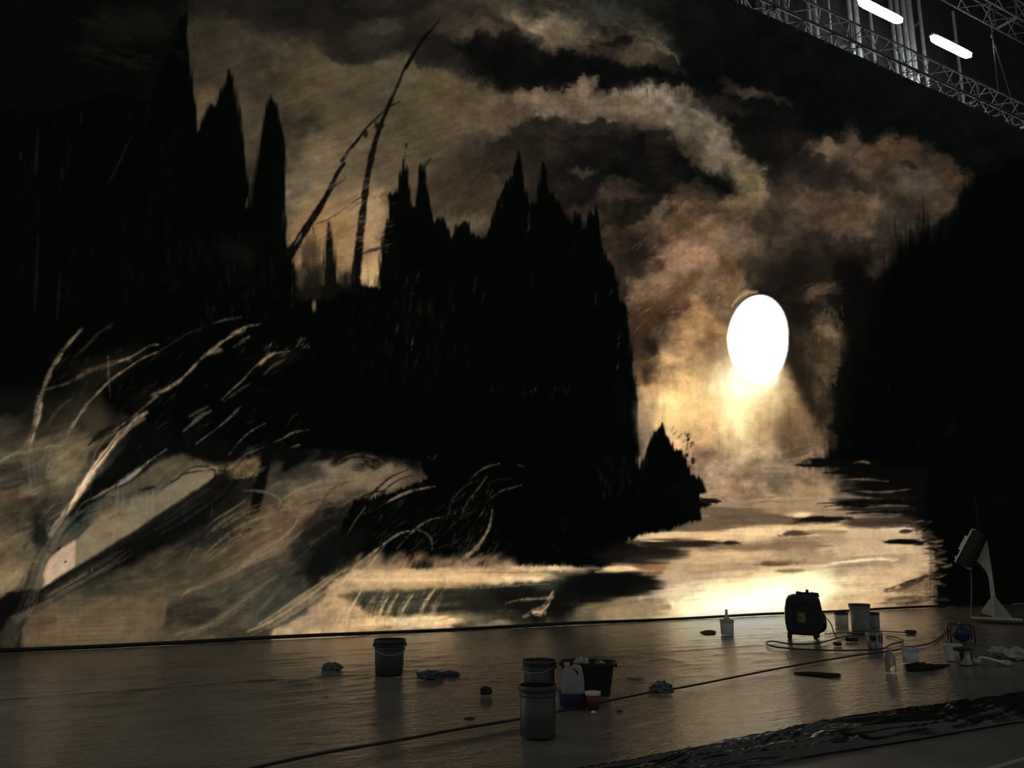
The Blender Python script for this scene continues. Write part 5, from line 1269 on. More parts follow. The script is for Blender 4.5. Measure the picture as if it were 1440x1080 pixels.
truss('long aluminium lattice truss carrying the top edge of the painted backdrop', 13.0, 36.8, DW, CLOTH_TOP + 0.10, 0.62, 0.62, 3)
pz = onwall(1440, 46)
truss('upper lattice truss crossing the dark ceiling in the top right corner', 24.6, 36.4, DW, pz.z, 0.75, 0.75, 4)
# batten: clamps that hold the cloth
for k in range(15):
    x = 15.0 + k * 1.15
    bm = B(); box(bm, -0.03, 0.03, -0.02, 0.05, -0.10, 0.10, bev=0.008); tube(bm, [(0, -0.31, 0.13), (0, 0, 0.06)], 0.014, 6)
    o = obj('cloth_clamp', bm, ALU, None, loc=(x, DW, CLOTH_TOP + 0.0))
    tag(o, 'small metal clamp holding the backdrop top to the truss', 'clamp', 'clamps along the backdrop top')

# fluorescent battens
def tube_lamp(label, pa, pb, yl):
    a = onwall(*pa, yl); b = onwall(*pb, yl); c = (a + b) / 2; L = (b - a).length
    t = thing('fluorescent_lamp', label, 'ceiling lamp', (c.x, c.y, c.z), 0, 'fluorescent lamps above the truss')
    bm = B(); box(bm, -L / 2, L / 2, -0.10, 0.10, 0.06, 0.14, bev=0.02); obj('housing', bm, mat('lamp_housing', (0.5, 0.5, 0.5), 0.5), t)
    prof = []
    bm = B()
    n = 14; rings = []
    for i in range(n + 1):
        u = -1 + 2 * i / n
        k = (1 - abs(u) ** 10) ** 0.5 if abs(u) < 1 else 0.0
        k = max(k, 0.25)
        rings.append([bm.verts.new((u * L / 2, 0.15 * k * math.cos(q * math.pi / 5), 0.0 + 0.11 * k * math.sin(q * math.pi / 5))) for q in range(10)])
    for A, C in zip(rings, rings[1:]):
        for q in range(10): bm.faces.new((A[q], A[(q + 1) % 10], C[(q + 1) % 10], C[q]))
    bm.faces.new(rings[0][::-1]); bm.faces.new(rings[-1])
    obj('diffuser', bm, mat('lamp_glow', (0.9, 0.9, 0.9), 0.5, emit=(0.93, 1.0, 0.98, 15.0)), t, True)
    for s in (-1, 1):
        bm = B(); tube(bm, [(s * L * 0.36, 0, 0.14), (s * L * 0.36, 0, 25.95 - c.z)], 0.008, 5); obj('suspension_wire', bm, mat('wire_dark', (0.03, 0.03, 0.03), 0.5, 0.6), t)
tube_lamp('glowing fluorescent ceiling lamp at the top edge, nearer the left of the two', (1208, 1), (1268, 31), DW + 1.1)
tube_lamp('glowing fluorescent ceiling lamp on the right, nearer the chain hoist', (1310, 53), (1365, 79), DW + 1.1)

# pale upright pipes on the back wall
PIPE = mat('pipe_pale', (0.6, 0.6, 0.61), 0.35, 0.2)
for k, (px, wpx) in enumerate(((1052, 5), (1077, 6), (1087, 7), (1097, 7), (1108, 5), (1141, 5), (1150, 6), (1170, 3), (1199, 6), (1208, 7), (1228, 4), (1258, 5), (1266, 7), (1275, 7), (1283, 9), (1298, 5), (1345, 4))):
    p = onwall(px, 60, DW + 2.6); r = wpx * mpp(p) / 2
    bm = B(); tube(bm, [(0, 0, 0), (0, 0, 6.5)], r, 10)
    # short brackets fix each pipe to the wall
    for z in (0.8, 3.0, 5.2): box(bm, -r * 0.5, r * 0.5, 0, 0.31, z, z + 0.06)
    o = obj('wall_pipe', bm, PIPE, None, False, loc=(p.x, p.y, CLOTH_TOP + 0.2))
    tag(o, 'pale upright pipe on the wall behind the truss', 'pipe', 'upright pipes behind the truss')

# chain hoist between the two trusses
def hoist():
    top = onwall(1381, 20); low = onwall(1398, 132)
    zt, zl = pz.z, CLOTH_TOP + 0.72
    x = (onwall(1382, 45).x)
    t = thing('chain_hoist', 'thin chain and sling hanging between the upper and lower truss', 'hoist', (x, DW - 0.31, zl))
    H = zt - zl; BKM = mat('hoist_black', (0.05, 0.05, 0.055), 0.5, 0.4)
    bm = B()
    for i in range(14):
        z0 = H * 0.66 + i * H * 0.34 / 14
        box(bm, -0.02 if i % 2 else -0.006, 0.02 if i % 2 else 0.006, -0.006 if i % 2 else -0.02, 0.006 if i % 2 else 0.02, z0, z0 + H * 0.34 / 14 * 1.1)
    obj('chain', bm, mat('chain_steel', (0.3, 0.3, 0.3), 0.4, 0.8), t)
    bm = B(); lathe(bm, [(0, -0.1), (0.05, -0.08), (0.065, 0), (0.05, 0.09), (0, 0.1)], 10, (0, 0, H * 0.63)); obj('hook_block', bm, BKM, t, True)
    for dx in (-0.12, 0.62):
        bm = B(); tube(bm, [(0, 0, H * 0.60), (dx * 0.5, 0, H * 0.3), (dx, 0, 0.0)], 0.022, 6); obj('sling', bm, BKM, t)
hoist()

# ---------------------------------------------------------------- black drape at the right end
BLK_STEEL = mat('steel_black', (0.03, 0.03, 0.03), 0.5, 0.4)
def drape():
    x0, x1 = onwall(1384, 800, DW - 0.25).x, 31.6; top = onwall(1384, 698, DW - 0.25).z
    n = 150; bm = B(); cols = []
    for i in range(n + 1):
        x = x0 + (x1 - x0) * i / n
        y = -0.09 * (0.5 + 0.5 * math.sin(i * 0.72 + 0.8 * math.sin(i * 0.19))) - 0.02
        cols.append([bm.verts.new((x - x0, y * (1.15 - 0.25 * k / 6), 0.03 + (top - 0.03) * k / 6)) for k in range(7)])
    for A, C in zip(cols, cols[1:]):
        for k in range(6): bm.faces.new((A[k], C[k], C[k + 1], A[k + 1]))
    t = thing('stage_curtain', 'low black pleated curtain at the right end of the backdrop behind the floodlight', 'curtain', (x0, DW - 0.14, 0))
    obj('cloth', bm, mat('black_serge', (0.012, 0.012, 0.011), 0.9, scale=30, spec=0.15), t, True)
    bm = B(); tube(bm, [(-0.05, -0.06, top), (x1 - x0, -0.06, top)], 0.025, 8); obj('rail', bm, BLK_STEEL, t)
    for k in range(4):
        bm = B(); tube(bm, [(0.02 + k * (x1 - x0 - 0.1) / 3, -0.06, 0.0), (0.02 + k * (x1 - x0 - 0.1) / 3, -0.06, top)], 0.02, 8); obj('post', bm, BLK_STEEL, t)
drape()

# ---------------------------------------------------------------- buckets and tools on the floor
GREY = mat('bucket_grey', (0.048, 0.054, 0.056), 0.42, scale=5, var=0.25)
GREY2 = mat('bucket_grey_light', (0.25, 0.255, 0.25), 0.45, scale=5, var=0.25)
DKG = mat('bucket_charcoal', (0.035, 0.038, 0.04), 0.45, scale=5, var=0.25)
WHT = mat('plastic_white', (0.66, 0.66, 0.64), 0.45, scale=6, var=0.15)
WHS = mat('plastic_white_smeared', (0.5, 0.5, 0.49), 0.5, scale=9, var=0.7, col2=(0.62, 0.62, 0.6))
BLK_P = mat('plastic_black', (0.012, 0.012, 0.013), 0.4)
PAINT_SHADE_D = mat('paint_dark_and_inner_shade', (0.015, 0.014, 0.013), 0.25)
PAINT_B = mat('paint_brown', (0.05, 0.035, 0.022), 0.25)
WIRE = mat('handle_wire', (0.35, 0.35, 0.34), 0.35, 0.8)
RZ = -HEAD
Z0 = 0.004
def place(px, py, r=0.0):
    p = gnd(px, py); d = Vector((p.x, p.y, 0)).normalized()
    q = p + d * r
    return Vector((q.x, q.y, Z0)), mpp(q)
def face(px): return RZ - math.atan2(px - 720, FPX)      # turn that shows the front of a thing along its line of sight
def bucket(name, label, px, py, wpx, hpx, m, taper=0.84, handle=None, lid=False, fill=None, fill_h=0.7, rim_m=None, rings=1, group=None, drips=None, cat='bucket', lidm=None):
    s = mpp(gnd(px, py)); rt = wpx * s / 2; loc, s = place(px, py, rt * taper); h = hpx * s; rb = rt * taper
    t = thing(name, label, cat, loc, RZ, group); th = max(0.004, rt * 0.03)
    def R(z): return rb + (rt * 0.95 - rb) * z / h
    bm = B(); lathe(bm, [(0, 0.0), (rb - 0.006, 0.0), (rb, 0.008), (R(h), h), (R(h) - th, h)], 32)
    body = obj('body', bm, m, t, True)
    bm = B(); lathe(bm, [(R(h) - th, h), (rb - th, 0.012), (0, 0.012)], 32); obj('inner_wall', bm, PAINT_SHADE_D, t, True)  # bucket inside coloured near black, standing for the shade within
    zr = h * 0.955; rr = R(h)
    bm = B(); lathe(bm, [(rr - th * 0.5, h), (rr + 0.004, h + 0.003), (rt, h - 0.002), (rt, h - 0.035 * rt / 0.15), (rr + 0.002, h - 0.04 * rt / 0.15)], 32)
    obj('rim', bm, rim_m or m, t, True)
    for k in range(rings):
        zz = h * (0.82 - 0.09 * k); bm = B(); lathe(bm, [(R(zz), zz - 0.008), (R(zz) + 0.004, zz - 0.005), (R(zz) + 0.004, zz + 0.005), (R(zz), zz + 0.008)], 32); obj('stiffening_ring', bm, m, t, True)
    if fill:
        bm = B(); zz = h * fill_h; lathe(bm, [(0, zz), (R(zz) - th - 0.001, zz)], 32); obj('contents', bm, fill, t)
    if lid:
        bm = B(); lathe(bm, [(0, h + 0.012), (rt * 0.86, h + 0.012), (rt * 0.9, h + 0.022), (rt * 1.02, h + 0.018), (rt * 1.03, h - 0.015), (rt * 0.99, h - 0.018)], 32); obj('lid', bm, lidm or rim_m or m, t, True)
    if handle is not None:
        bm = B(); pts = []
        za = h * 0.84; drop, tw = handle
        for i in range(17):
            u = i / 16 * math.pi
            x = math.cos(u) * (R(za) + 0.012); ro = math.sin(u) * R(za) * 1.04
            pts.append((x, -ro, za - math.sin(u) * drop))
        mx = Matrix.Rotation(tw, 4, 'Z'); pts = [mx @ Vector(p) for p in pts]
        # keep the wire outside the wall of the bucket
        pts = [Vector((p.x, p.y, p.z)) if Vector((p.x, p.y)).length > R(p.z) + 0.006 else Vector(((p.x / (Vector((p.x, p.y)).length + 1e-6)) * (R(p.z) + 0.008), (p.y / (Vector((p.x, p.y)).length + 1e-6)) * (R(p.z) + 0.008), p.z)) for p in pts]
        tube(bm, pts, 0.0032 * max(1, rt / 0.13), 6); obj('handle', bm, WIRE, t, True)
        for sg in (-1, 1):
            bm = B(); box(bm, -0.014, 0.014, -0.02, 0.02, -0.018, 0.018, mx @ Matrix.Translation((sg * (R(za) + 0.008), 0, za)), 0.004); obj('handle_lug', bm, m, t)
    if drips:
        rg = random.Random(px)
        for k in range(7):
            a = rg.uniform(math.pi * 1.05, math.pi * 1.95); wd = rg.uniform(0.01, 0.03) * rt / 0.12; l = rg.uniform(0.25, 0.75) * h
            bm = B(); cs = []
            for j in range(6):
                zz = h * 0.97 - l * j / 5; q = R(zz) + 0.004 + (0.006 if j == 0 else 0); dw = wd * (1 - 0.1 * j) / R(zz)
                cs.append([bm.verts.new((q * math.cos(a + e * dw), q * math.sin(a + e * dw), zz)) for e in (-1, 0, 1)])
            for A, C in zip(cs, cs[1:]):
                for e in (0, 1): bm.faces.new((A[e], A[e + 1], C[e + 1], C[e]))
            obj('paint_drip', bm, drips, t, True)
    return t, h, rt
bucket('bucket', 'charcoal bucket with a wire handle standing alone left of centre', 547, 951, 46, 47, DKG, 0.86, (0.10, 0.25), fill=PAINT_SHADE_D, rings=2)
bucket('bucket', 'grey open bucket standing closest to the viewer in front of the tub', 757, 1041, 57, 68, GREY, 0.90, None, rings=1, fill=PAINT_SHADE_D, fill_h=0.35)
bucket('bucket', 'grey bucket with a dark rim half hidden behind the front bucket', 759, 977, 49, 43, GREY, 0.88, (0.06, -0.5), rim_m=DKG, rings=2, fill=GREY2, fill_h=0.9)
tb, hb, rb_ = bucket('bucket', 'small pale bucket with a bottle standing in it left of the blower', 1023, 893.5, 20, 20, WHT, 0.88, None, fill=PAINT_SHADE_D, fill_h=0.5, rings=1)
bucket('bucket', 'tall grey lidded bucket in the middle of three right of the blower', 1211, 887, 29, 34, GREY2, 0.86, (0.12, 0.3), lid=True, lidm=DKG, rings=2)
bucket('bucket', 'short pale bucket left of the tall lidded bucket', 1184, 882, 20, 19, WHT, 0.88, None, rim_m=DKG, fill=PAINT_SHADE_D, fill_h=0.8)
bucket('bucket', 'short grey bucket right of the tall lidded bucket', 1228, 884, 20, 21, GREY2, 0.9, None, rim_m=DKG, fill=PAINT_SHADE_D, fill_h=0.8)
bucket('bucket', 'white pot smeared with black paint drips in front of the three buckets', 1231, 913, 23, 21, WHS, 0.86, None, rim_m=WHT, fill=PAINT_SHADE_D, fill_h=0.85, drips=PAINT_SHADE_D)
bucket('bucket', 'white tub beside the dark rag with paint over its base', 1281, 933, 24, 21, WHT, 0.86, (0.03, 1.2), fill=GREY2, fill_h=0.9)
bucket('bucket', 'white pot with dark paint runs in front of the cable reel', 1356, 936, 25, 22, WHS, 0.84, None, rim_m=DKG, fill=PAINT_B, fill_h=0.9, drips=PAINT_SHADE_D)

def bottle(name, label, px, py, wpx, hpx, m, z=None, capm=None, spray=False):
    s = mpp(gnd(px, py)); r = wpx * s / 2; loc, s = place(px, py, r); h = hpx * s
    t = thing(name, label, 'bottle', loc, RZ)
    bm = B(); lathe(bm, [(0, 0), (r * 0.9, 0), (r, 0.012), (r, h * 0.58), (r * 0.8, h * 0.70), (r * 0.36, h * 0.82), (r * 0.34, h * 0.9), (0, h * 0.9)], 20); obj('body', bm, m, t, True)
    bm = B(); lathe(bm, [(0, h * 1.0), (r * 0.36, h * 0.99), (r * 0.42, h * 0.89), (r * 0.42, h * 0.86), (r * 0.3, h * 0.86)], 16); obj('cap', bm, capm or m, t, True)
    return t
bt = bottle('bottle', 'pale squeeze bottle standing upright in the small bucket', 1026.5, 893, 9, 33, mat('bottle_pale', (0.5, 0.49, 0.46), 0.4))
bt.location = (tb.location.x + 0.02, tb.location.y + 0.02, Z0 + 0.016)
bottle('bottle', 'clear plastic bottle standing beside the white tub', 1253, 946, 15, 33, mat('bottle_clear', (0.62, 0.58, 0.52), 0.15, trans=0.75, var=0.05), capm=mat('bottle_cap_grey', (0.35, 0.34, 0.33), 0.4))

# black tub with a bag in it
def tub():
    loc, s = place(828, 978, 0.17)
    t = thing('plastic_tub', 'black rectangular plastic tub holding crumpled clear bags', 'tub', loc, RZ + math.radians(-9))
    W_, D_, H_ = 76 * s, 0.36, 41 * s
    def ring(bm, w_, d_, z, r=0.04):
        out = []
        for cx, cy, a0 in ((1, 1, 0), (-1, 1, 90), (-1, -1, 180), (1, -1, 270)):
            for k in range(4):
                a = math.radians(a0 + 30 * k); out.append(bm.verts.new((cx * (w_ / 2 - r) + r * math.cos(a), cy * (d_ / 2 - r) + r * math.sin(a), z)))
        return out
    bm = B(); rs = [ring(bm, W_ * .80, D_ * .82, 0), ring(bm, W_ * .97, D_ * .97, H_), ring(bm, W_ * .95, D_ * .94, H_), ring(bm, W_ * .79, D_ * .80, 0.01)]
    bm.faces.new(rs[0][::-1])
    for A, C in zip(rs, rs[1:]):
        for k in range(16): bm.faces.new((A[k], A[(k + 1) % 16], C[(k + 1) % 16], C[k]))
    bm.faces.new(rs[-1]); obj('body', bm, BLK_P, t)
    bm = B(); rs = [ring(bm, W_ * .96, D_ * .95, H_ - 0.03), ring(bm, W_ * 1.02, D_ * 1.03, H_ - 0.025), ring(bm, W_ * 1.02, D_ * 1.03, H_ + 0.004), ring(bm, W_ * .94, D_ * .93, H_ + 0.004)]
    for A, C in zip(rs, rs[1:]):
        for k in range(16): bm.faces.new((A[k], A[(k + 1) % 16], C[(k + 1) % 16], C[k]))
    obj('rim', bm, BLK_P, t)
    for sg in (-1, 1):
        bm = B(); box(bm, -0.012, 0.02, -0.07, 0.07, -0.02, 0.01, Matrix.Translation((sg * W_ * 0.51, 0, H_ - 0.02)), 0.006); obj('grip', bm, BLK_P, t)
    return t, W_, D_, H_, loc
TUB, TW, TD, TH, TLOC = tub()
def crumple(name, label, cat, loc, sx, sy, sz, m, seed, sub=4, rid=0.5, rz=0.0, sharp=3, zoff=0.0):
    bm = B(); bmesh.ops.create_icosphere(bm, subdivisions=sub, radius=1.0)
    co = np.array([v.co[:] for v in bm.verts]); a, b, c = co.T
    f1 = fbm(a * 1.3 + seed * 3.1 + c, b * 1.3 + c * 1.7, seed, 3)
    r1 = 1 - np.abs(2 * vn(a * 2.3 + seed, b * 2.3 + c * 2.0, seed + 2) - 1)
    r2 = 1 - np.abs(2 * vn(a * 4.7 + c * 3, b * 4.7 - c * 2 + seed, seed + 5) - 1)
    k = 0.38 + 0.62 * f1 + rid * (0.35 * r1 ** sharp + 0.22 * r2 ** sharp)
    for v, q in zip(bm.verts, k):
        p = v.co * q; z = p.z
        v.co = Vector((p.x * sx, p.y * sy, max(z, -0.35) * sz + 0.35 * sz))
    o = obj(name, bm, m, None, True, loc=(loc[0], loc[1], loc[2] + zoff), rz=rz)
    return tag(o, label, cat)
FILM = mat('bag_film', (0.30, 0.31, 0.31), 0.3, var=0.3, scale=20)
lx = Matrix.Rotation(RZ + math.radians(-9), 4, 'Z')
p = TLOC + lx @ Vector((-0.07, 0, TH * 0.60)); crumple('plastic_bag', 'crumpled pale plastic bag sticking out of the black tub', 'bag', p, 0.10, 0.11, 0.13, FILM, 3, rz=0.5)
p = TLOC + lx @ Vector((0.11, 0.0, TH * 0.58)); crumple('plastic_bag', 'darker crumpled bag in the right half of the black tub', 'bag', p, 0.10, 0.12, 0.10, mat('bag_film_grey', (0.10, 0.105, 0.105), 0.3, var=0.4, scale=20), 6, rz=-0.4)

# purple basin and jug
def jug():
    loc, s = place(806, 997, 0.12)
    t = thing('basin', 'round purple plastic basin with a white jug standing in it', 'basin', loc, RZ)
    r = 20.5 * s; h = 19 * s
    bm = B(); lathe(bm, [(0, 0), (r * 0.92, 0), (r * 0.97, h), (r, h + 0.004), (r * 0.99, h - 0.01), (r * 0.94, h - 0.008), (r * 0.89, 0.006), (0, 0.006)], 32); obj('body', bm, mat('plastic_purple', (0.055, 0.045, 0.13), 0.4, var=0.2), t, True)
    bm = B(); lathe(bm, [(r * 0.965, h - 0.012), (r * 1.03, h - 0.01), (r * 1.03, h + 0.004), (r * 0.96, h + 0.006)], 32); obj('rim', bm, MATS['plastic_purple'], t, True)
    t2 = thing('jug', 'white plastic jug with a cut out grip standing in the purple basin', 'jug', (loc.x, loc.y, loc.z + 0.008), face(806))
    W_ = 32 * s; Hh = 57 * s; dp = 0.05
    # outline of the jug seen from the front, swept to a rounded slab; the grip is a real hole
    J = [(-.5, 0), (.5, 0), (.5, .60), (.46, .72), (.40, .86), (.30, .93), (.10, .95), (-.02, .93), (-.10, .88), (-.14, .88), (-.14, .97), (-.36, .97), (-.36, .88), (-.47, .76), (-.5, .60)]
    hole = [(.00, .83), (.04, .87), (.14, .85), (.24, .80), (.25, .72), (.19, .72), (.12, .78)]
    bm = B(); vs = [bm.verts.new((x * W_, -dp, z * Hh)) for x, z in J]; hv = [bm.verts.new((x * W_, -dp, z * Hh)) for x, z in hole]
    es = [bm.edges.new((vs[i], vs[(i + 1) % len(vs)])) for i in range(len(vs))] + [bm.edges.new((hv[i], hv[(i + 1) % len(hv)])) for i in range(len(hv))]
    bmesh.ops.triangle_fill(bm, use_beauty=True, edges=es)
    g = bmesh.ops.extrude_face_region(bm, geom=bm.faces[:]); bmesh.ops.translate(bm, vec=(0, 2 * dp, 0), verts=[v for v in g['geom'] if isinstance(v, bmesh.types.BMVert)])
    o = obj('body', bm, mat('jug_white', (0.30, 0.305, 0.31), 0.4, var=0.1), t2)
    mo = o.modifiers.new('round', 'BEVEL'); mo.width = 0.014; mo.segments = 2; mo.limit_method = 'ANGLE'
    bm = B(); lathe(bm, [(0, Hh * 1.01), (W_ * .12, Hh * 1.005), (W_ * .13, Hh * .95), (W_ * .10, Hh * .95)], 16, (-.25 * W_, 0, 0)); obj('cap', bm, MATS['jug_white'], t2, True)
jug()
# paper cup
def cup():
    loc, s = place(834, 998, 0.05); t = thing('paper_cup', 'red tub with a white rim beside the purple basin', 'cup', loc, RZ)
    rt, h = 10.5 * s, 22 * s; rb = rt * 0.78
    bm = B(); lathe(bm, [(0, 0), (rb, 0), (rt, h * .82), (rt - .003, h * .82), (rb - .003, .005), (0, .005)], 24); obj('body', bm, mat('cup_red', (0.20, 0.030, 0.018), 0.5, var=0.35, scale=14, col2=(0.12, 0.05, 0.03)), t, True)
    bm = B(); lathe(bm, [(rt * 1.0, h * .80), (rt * 1.04, h * .82), (rt * 1.07, h), (rt * 1.04, h * 1.01), (rt * .99, h * .84), (0, h * .84)], 24); obj('rim', bm, WHT, t, True)
cup()
loc, s = place(893, 954, 0.0)
bm = B(); lathe(bm, [(0, 0.004), (0.098, 0.004), (0.106, 0.010), (0.106, 0.022), (0.098, 0.026), (0.088, 0.018), (0, 0.018)], 36)
tag(obj('plastic_disc', bm, mat('plastic_offwhite', (0.36, 0.35, 0.33), 0.5), None, True, loc=loc), 'round white plastic disc lying flat right of the black tub', 'disc')
RAG_B = mat('rag_blue_grey', (0.07, 0.085, 0.095), 0.8, var=0.4, scale=18)
RAG_G = mat('rag_grey_mesh', (0.10, 0.115, 0.115), 0.7, var=0.6, scale=40, bump=0.5)
RAG_D = mat('rag_dark', (0.025, 0.024, 0.022), 0.8, var=0.4, scale=18)
def rag(name, label, px, py, wpx, hpx, m, seed, cat='rag', dp=None, **k):
    loc, s = place(px, py, wpx * mpp(gnd(px, py)) * 0.3)
    return crumple(name, label, cat, loc, wpx * s / 2, (dp or wpx * s * 0.35), hpx * s * 0.6, m, seed, rz=face(px), **dict(dict(rid=0.95, sub=5), **k))
rag('rag', 'limp blue-grey rag lying right of the lone charcoal bucket', 606, 956, 40, 14, RAG_B, 2)
rag('rag', 'flat tail of blue-grey cloth trailing right of the limp rag', 632, 952, 28, 8, RAG_B, 8)
rag('rag', 'small pale crumpled rag at the left beyond the charcoal bucket', 467, 944, 30, 13, mat('rag_pale', (0.14, 0.14, 0.13), 0.8, var=0.4, scale=20), 4)
rag('sponge', 'small dark sponge lying by itself in front of the limp rag', 684, 978, 20, 13, RAG_D, 5, 'sponge')
rag('rag', 'speckled grey scrap of netting beside the cable, right of the white lid', 929, 976, 38, 17, RAG_G, 7)
rag('rag', 'black paint-soaked rag lying against the base of the white tub', 1296, 941, 40, 9, RAG_D, 1)
rag('plastic_bag', 'large pale crumpled sheet of clear plastic at the right edge', 1422, 928, 62, 20, mat('film_pale', (0.36, 0.34, 0.31), 0.4, var=0.25, scale=12), 9, 'bag', rid=0.9)
rag('rag', 'small pale crumpled scrap near the right edge beside the paint scoop', 1414, 936, 20, 8, WHS, 3)
for q, (px, py, wp, lab) in enumerate(((872, 1003, 11, 'tiny brown scrap on the sheet right of the red tub'), (1128, 886 + 20, 0, ''), (835, 1004, 9, 'tiny white scrap in front of the red tub'), (1110, 924, 6, 'tiny white crumb on the sheet in front of the blower'), (660, 1014, 20, 'flat dark scrap beside the long cable left of the front bucket'))):
    if wp: rag('scrap', lab, px, py, wp, 4, (mat('scrap_brown', (0.04, 0.03, 0.02), 0.7), None, WHT, WHT, RAG_D)[q], q + 2, 'scrap', sub=3)

# cables: the long one, the loop, socket blocks
def floor_cable(name, label, pix, r, m):
    pts = [gnd(*q) for q in pix]; pts = [Vector((p.x, p.y, Z0 + 0.008 + r)) for p in pts]
    o0 = pts[0].copy(); pts = [p - o0 for p in pts]
    bm = B(); tube(bm, smooth_path(pts, 6), r, 8)
    o = obj(name, bm, m, None, True, loc=o0)
    return tag(o, label, 'cable')
CAB = mat('cable_black', (0.010, 0.009, 0.008), 0.5)
CABR = mat('cable_brown', (0.035, 0.016, 0.010), 0.5)
floor_cable('extension_cable', 'long dark cable running diagonally over the sheets to the blue reel', [(330, 1092), (440, 1067), (560, 1046), (650, 1029), (745, 1013), (830, 995), (905, 979), (960, 970), (1030, 956), (1090, 944), (1150, 933), (1205, 924), (1245, 919), (1282, 912), (1308, 907), (1322, 898), (1331, 890), (1340, 886)], 0.011, CAB)
floor_cable('extension_cable', 'brown cable looped on the sheet in front of the blower', [(1192, 893.5), (1215, 893), (1180, 899), (1150, 907), (1115, 908), (1085, 904), (1078, 907), (1090, 912), (1120, 915), (1160, 917), (1200, 917), (1240, 915), (1252, 909), (1270, 904), (1262, 899), (1246, 896)], 0.012, CABR)
floor_cable('extension_cable', 'short dark cable lying behind the smeared pot', [(1160, 893.5), (1200, 890.5), (1240, 889.5), (1275, 891.5)], 0.009, CAB)
def block(name, label, px, py, wpx, hpx, dp, m, cat, rz=0.0):
    loc, s = place(px, py, dp / 2); t = thing(name, label, cat, loc, RZ + rz); a, h = wpx * s / 2, hpx * s
    bm = B(); box(bm, -a, a, -dp / 2, dp / 2, 0.0, h, bev=min(a, h) * 0.2); obj('body', bm, m, t)
    for k in range(3):
        bm = B(); lathe(bm, [(0, h + .004), (a * .2, h + .004), (a * .22, h - .003)], 10, ((k - 1) * a * .6, 0, 0)); obj('socket', bm, BLK_P, t)
    return t
block('socket_block', 'small dark socket block on the cable nearest the blower', 1178, 909, 9, 5, 0.10, mat('block_brown', (0.03, 0.018, 0.012), 0.5), 'socket block')
block('socket_block', 'black socket block on the loop of cable left of the smeared pot', 1198, 903, 14, 6, 0.12, BLK_P, 'socket block', 0.3)
block('socket_block', 'red-brown socket block at the far end of the short cable', 1281, 892, 14, 5, 0.10, mat('block_red', (0.05, 0.02, 0.014), 0.5), 'socket block', -0.2)

# wet spills
def spill(label, pix, m):
    pts = [gnd(*q) for q in pix]; c = sum(pts, Vector()) / len(pts)
    loop = smooth_path(pts + [pts[0]], 5)[:-1]
    bm = B(); top = [bm.verts.new((p.x - c.x, p.y - c.y, 0.002)) for p in loop]; bm.faces.new(top)
    low = [bm.verts.new(((p.x - c.x) * 1.04, (p.y - c.y) * 1.04, -0.004)) for p in loop]
    for i in range(len(loop)):
        j = (i + 1) % len(loop); bm.faces.new((top[i], low[i], low[j], top[j]))
    tag(obj('paint_spill', bm, m, None, loc=(c.x, c.y, 0.006)), label, 'spill')
WET = mat('spill_brown', (0.016, 0.011, 0.008), 0.85, spec=0.03)
spill('long brown paint spill on the sheet in front of the cable', [(1118, 946), (1140, 945.5), (1165, 947), (1180, 948), (1180, 952), (1165, 952.5), (1140, 950), (1120, 948)], WET)
spill('small brown paint spill on the sheet left of the small bucket', [(984, 889), (995, 886.5), (1006, 888), (1004, 892), (992, 892.5)], WET)
spill('dark wet stain on the sheet beside the black rag', [(1275, 939), (1300, 936), (1335, 935), (1320, 940), (1300, 943), (1278, 943)], WET)

# white scoop
def scoop():
    loc, s = place(1393, 935, 0.0); t = thing('paint_scoop', 'white plastic scoop with a curved handle lying right of the pots', 'scoop', loc, face(1393))
    bm = B(); tube(bm, smooth_path([(-0.14, 0, 0.03), (-0.10, 0, 0.075), (-0.02, 0, 0.07), (0.08, 0, 0.045), (0.16, 0, 0.03)], 5), [0.016] * 21, 8); obj('handle', bm, WHT, t, True)
    bm = B(); lathe(bm, [(0, 0.004), (0.04, 0.004), (0.055, 0.05), (0.051, 0.05), (0.038, 0.008), (0, 0.008)], 20, (-0.15, 0, 0)); obj('bowl', bm, WHT, t, True)
scoop()
# square white tub
def sq_tub():
    loc, s = place(1340, 930, 0.10); t = thing('paint_tub', 'white tapered rectangular paint tub left of the pot with runs', 'tub', loc, face(1340) + 0.25)
    w_, h = 23 * s, 22 * s
    def rect(bm, a, b, z): return [bm.verts.new((x * a / 2, y * b / 2, z)) for x, y in ((-1, -1), (1, -1), (1, 1), (-1, 1))]
    bm = B(); r = [rect(bm, w_ * .76, w_ * .62, 0), rect(bm, w_ * .97, w_ * .8, h), rect(bm, w_ * .93, w_ * .76, h), rect(bm, w_ * .73, w_ * .59, .008)]
    bm.faces.new(r[0][::-1])
    for A, C in zip(r, r[1:]):
        for k in range(4): bm.faces.new((A[k], A[(k + 1) % 4], C[(k + 1) % 4], C[k]))
    bm.faces.new(r[-1]); bmesh.ops.bevel(bm, geom=[e for e in bm.edges if abs(e.verts[0].co.z - e.verts[1].co.z) > h * .5], offset=0.02, segments=2, affect='EDGES'); obj('body', bm, WHT, t)
    bm = B(); r = [rect(bm, w_ * .96, w_ * .79, h - .02), rect(bm, w_ * 1.03, w_ * .86, h - .016), rect(bm, w_ * 1.03, w_ * .86, h + .004), rect(bm, w_ * .92, w_ * .75, h + .004)]
    for A, C in zip(r, r[1:]):
        for k in range(4): bm.faces.new((A[k], A[(k + 1) % 4], C[(k + 1) % 4], C[k]))
    obj('rim', bm, WHT, t)
sq_tub()

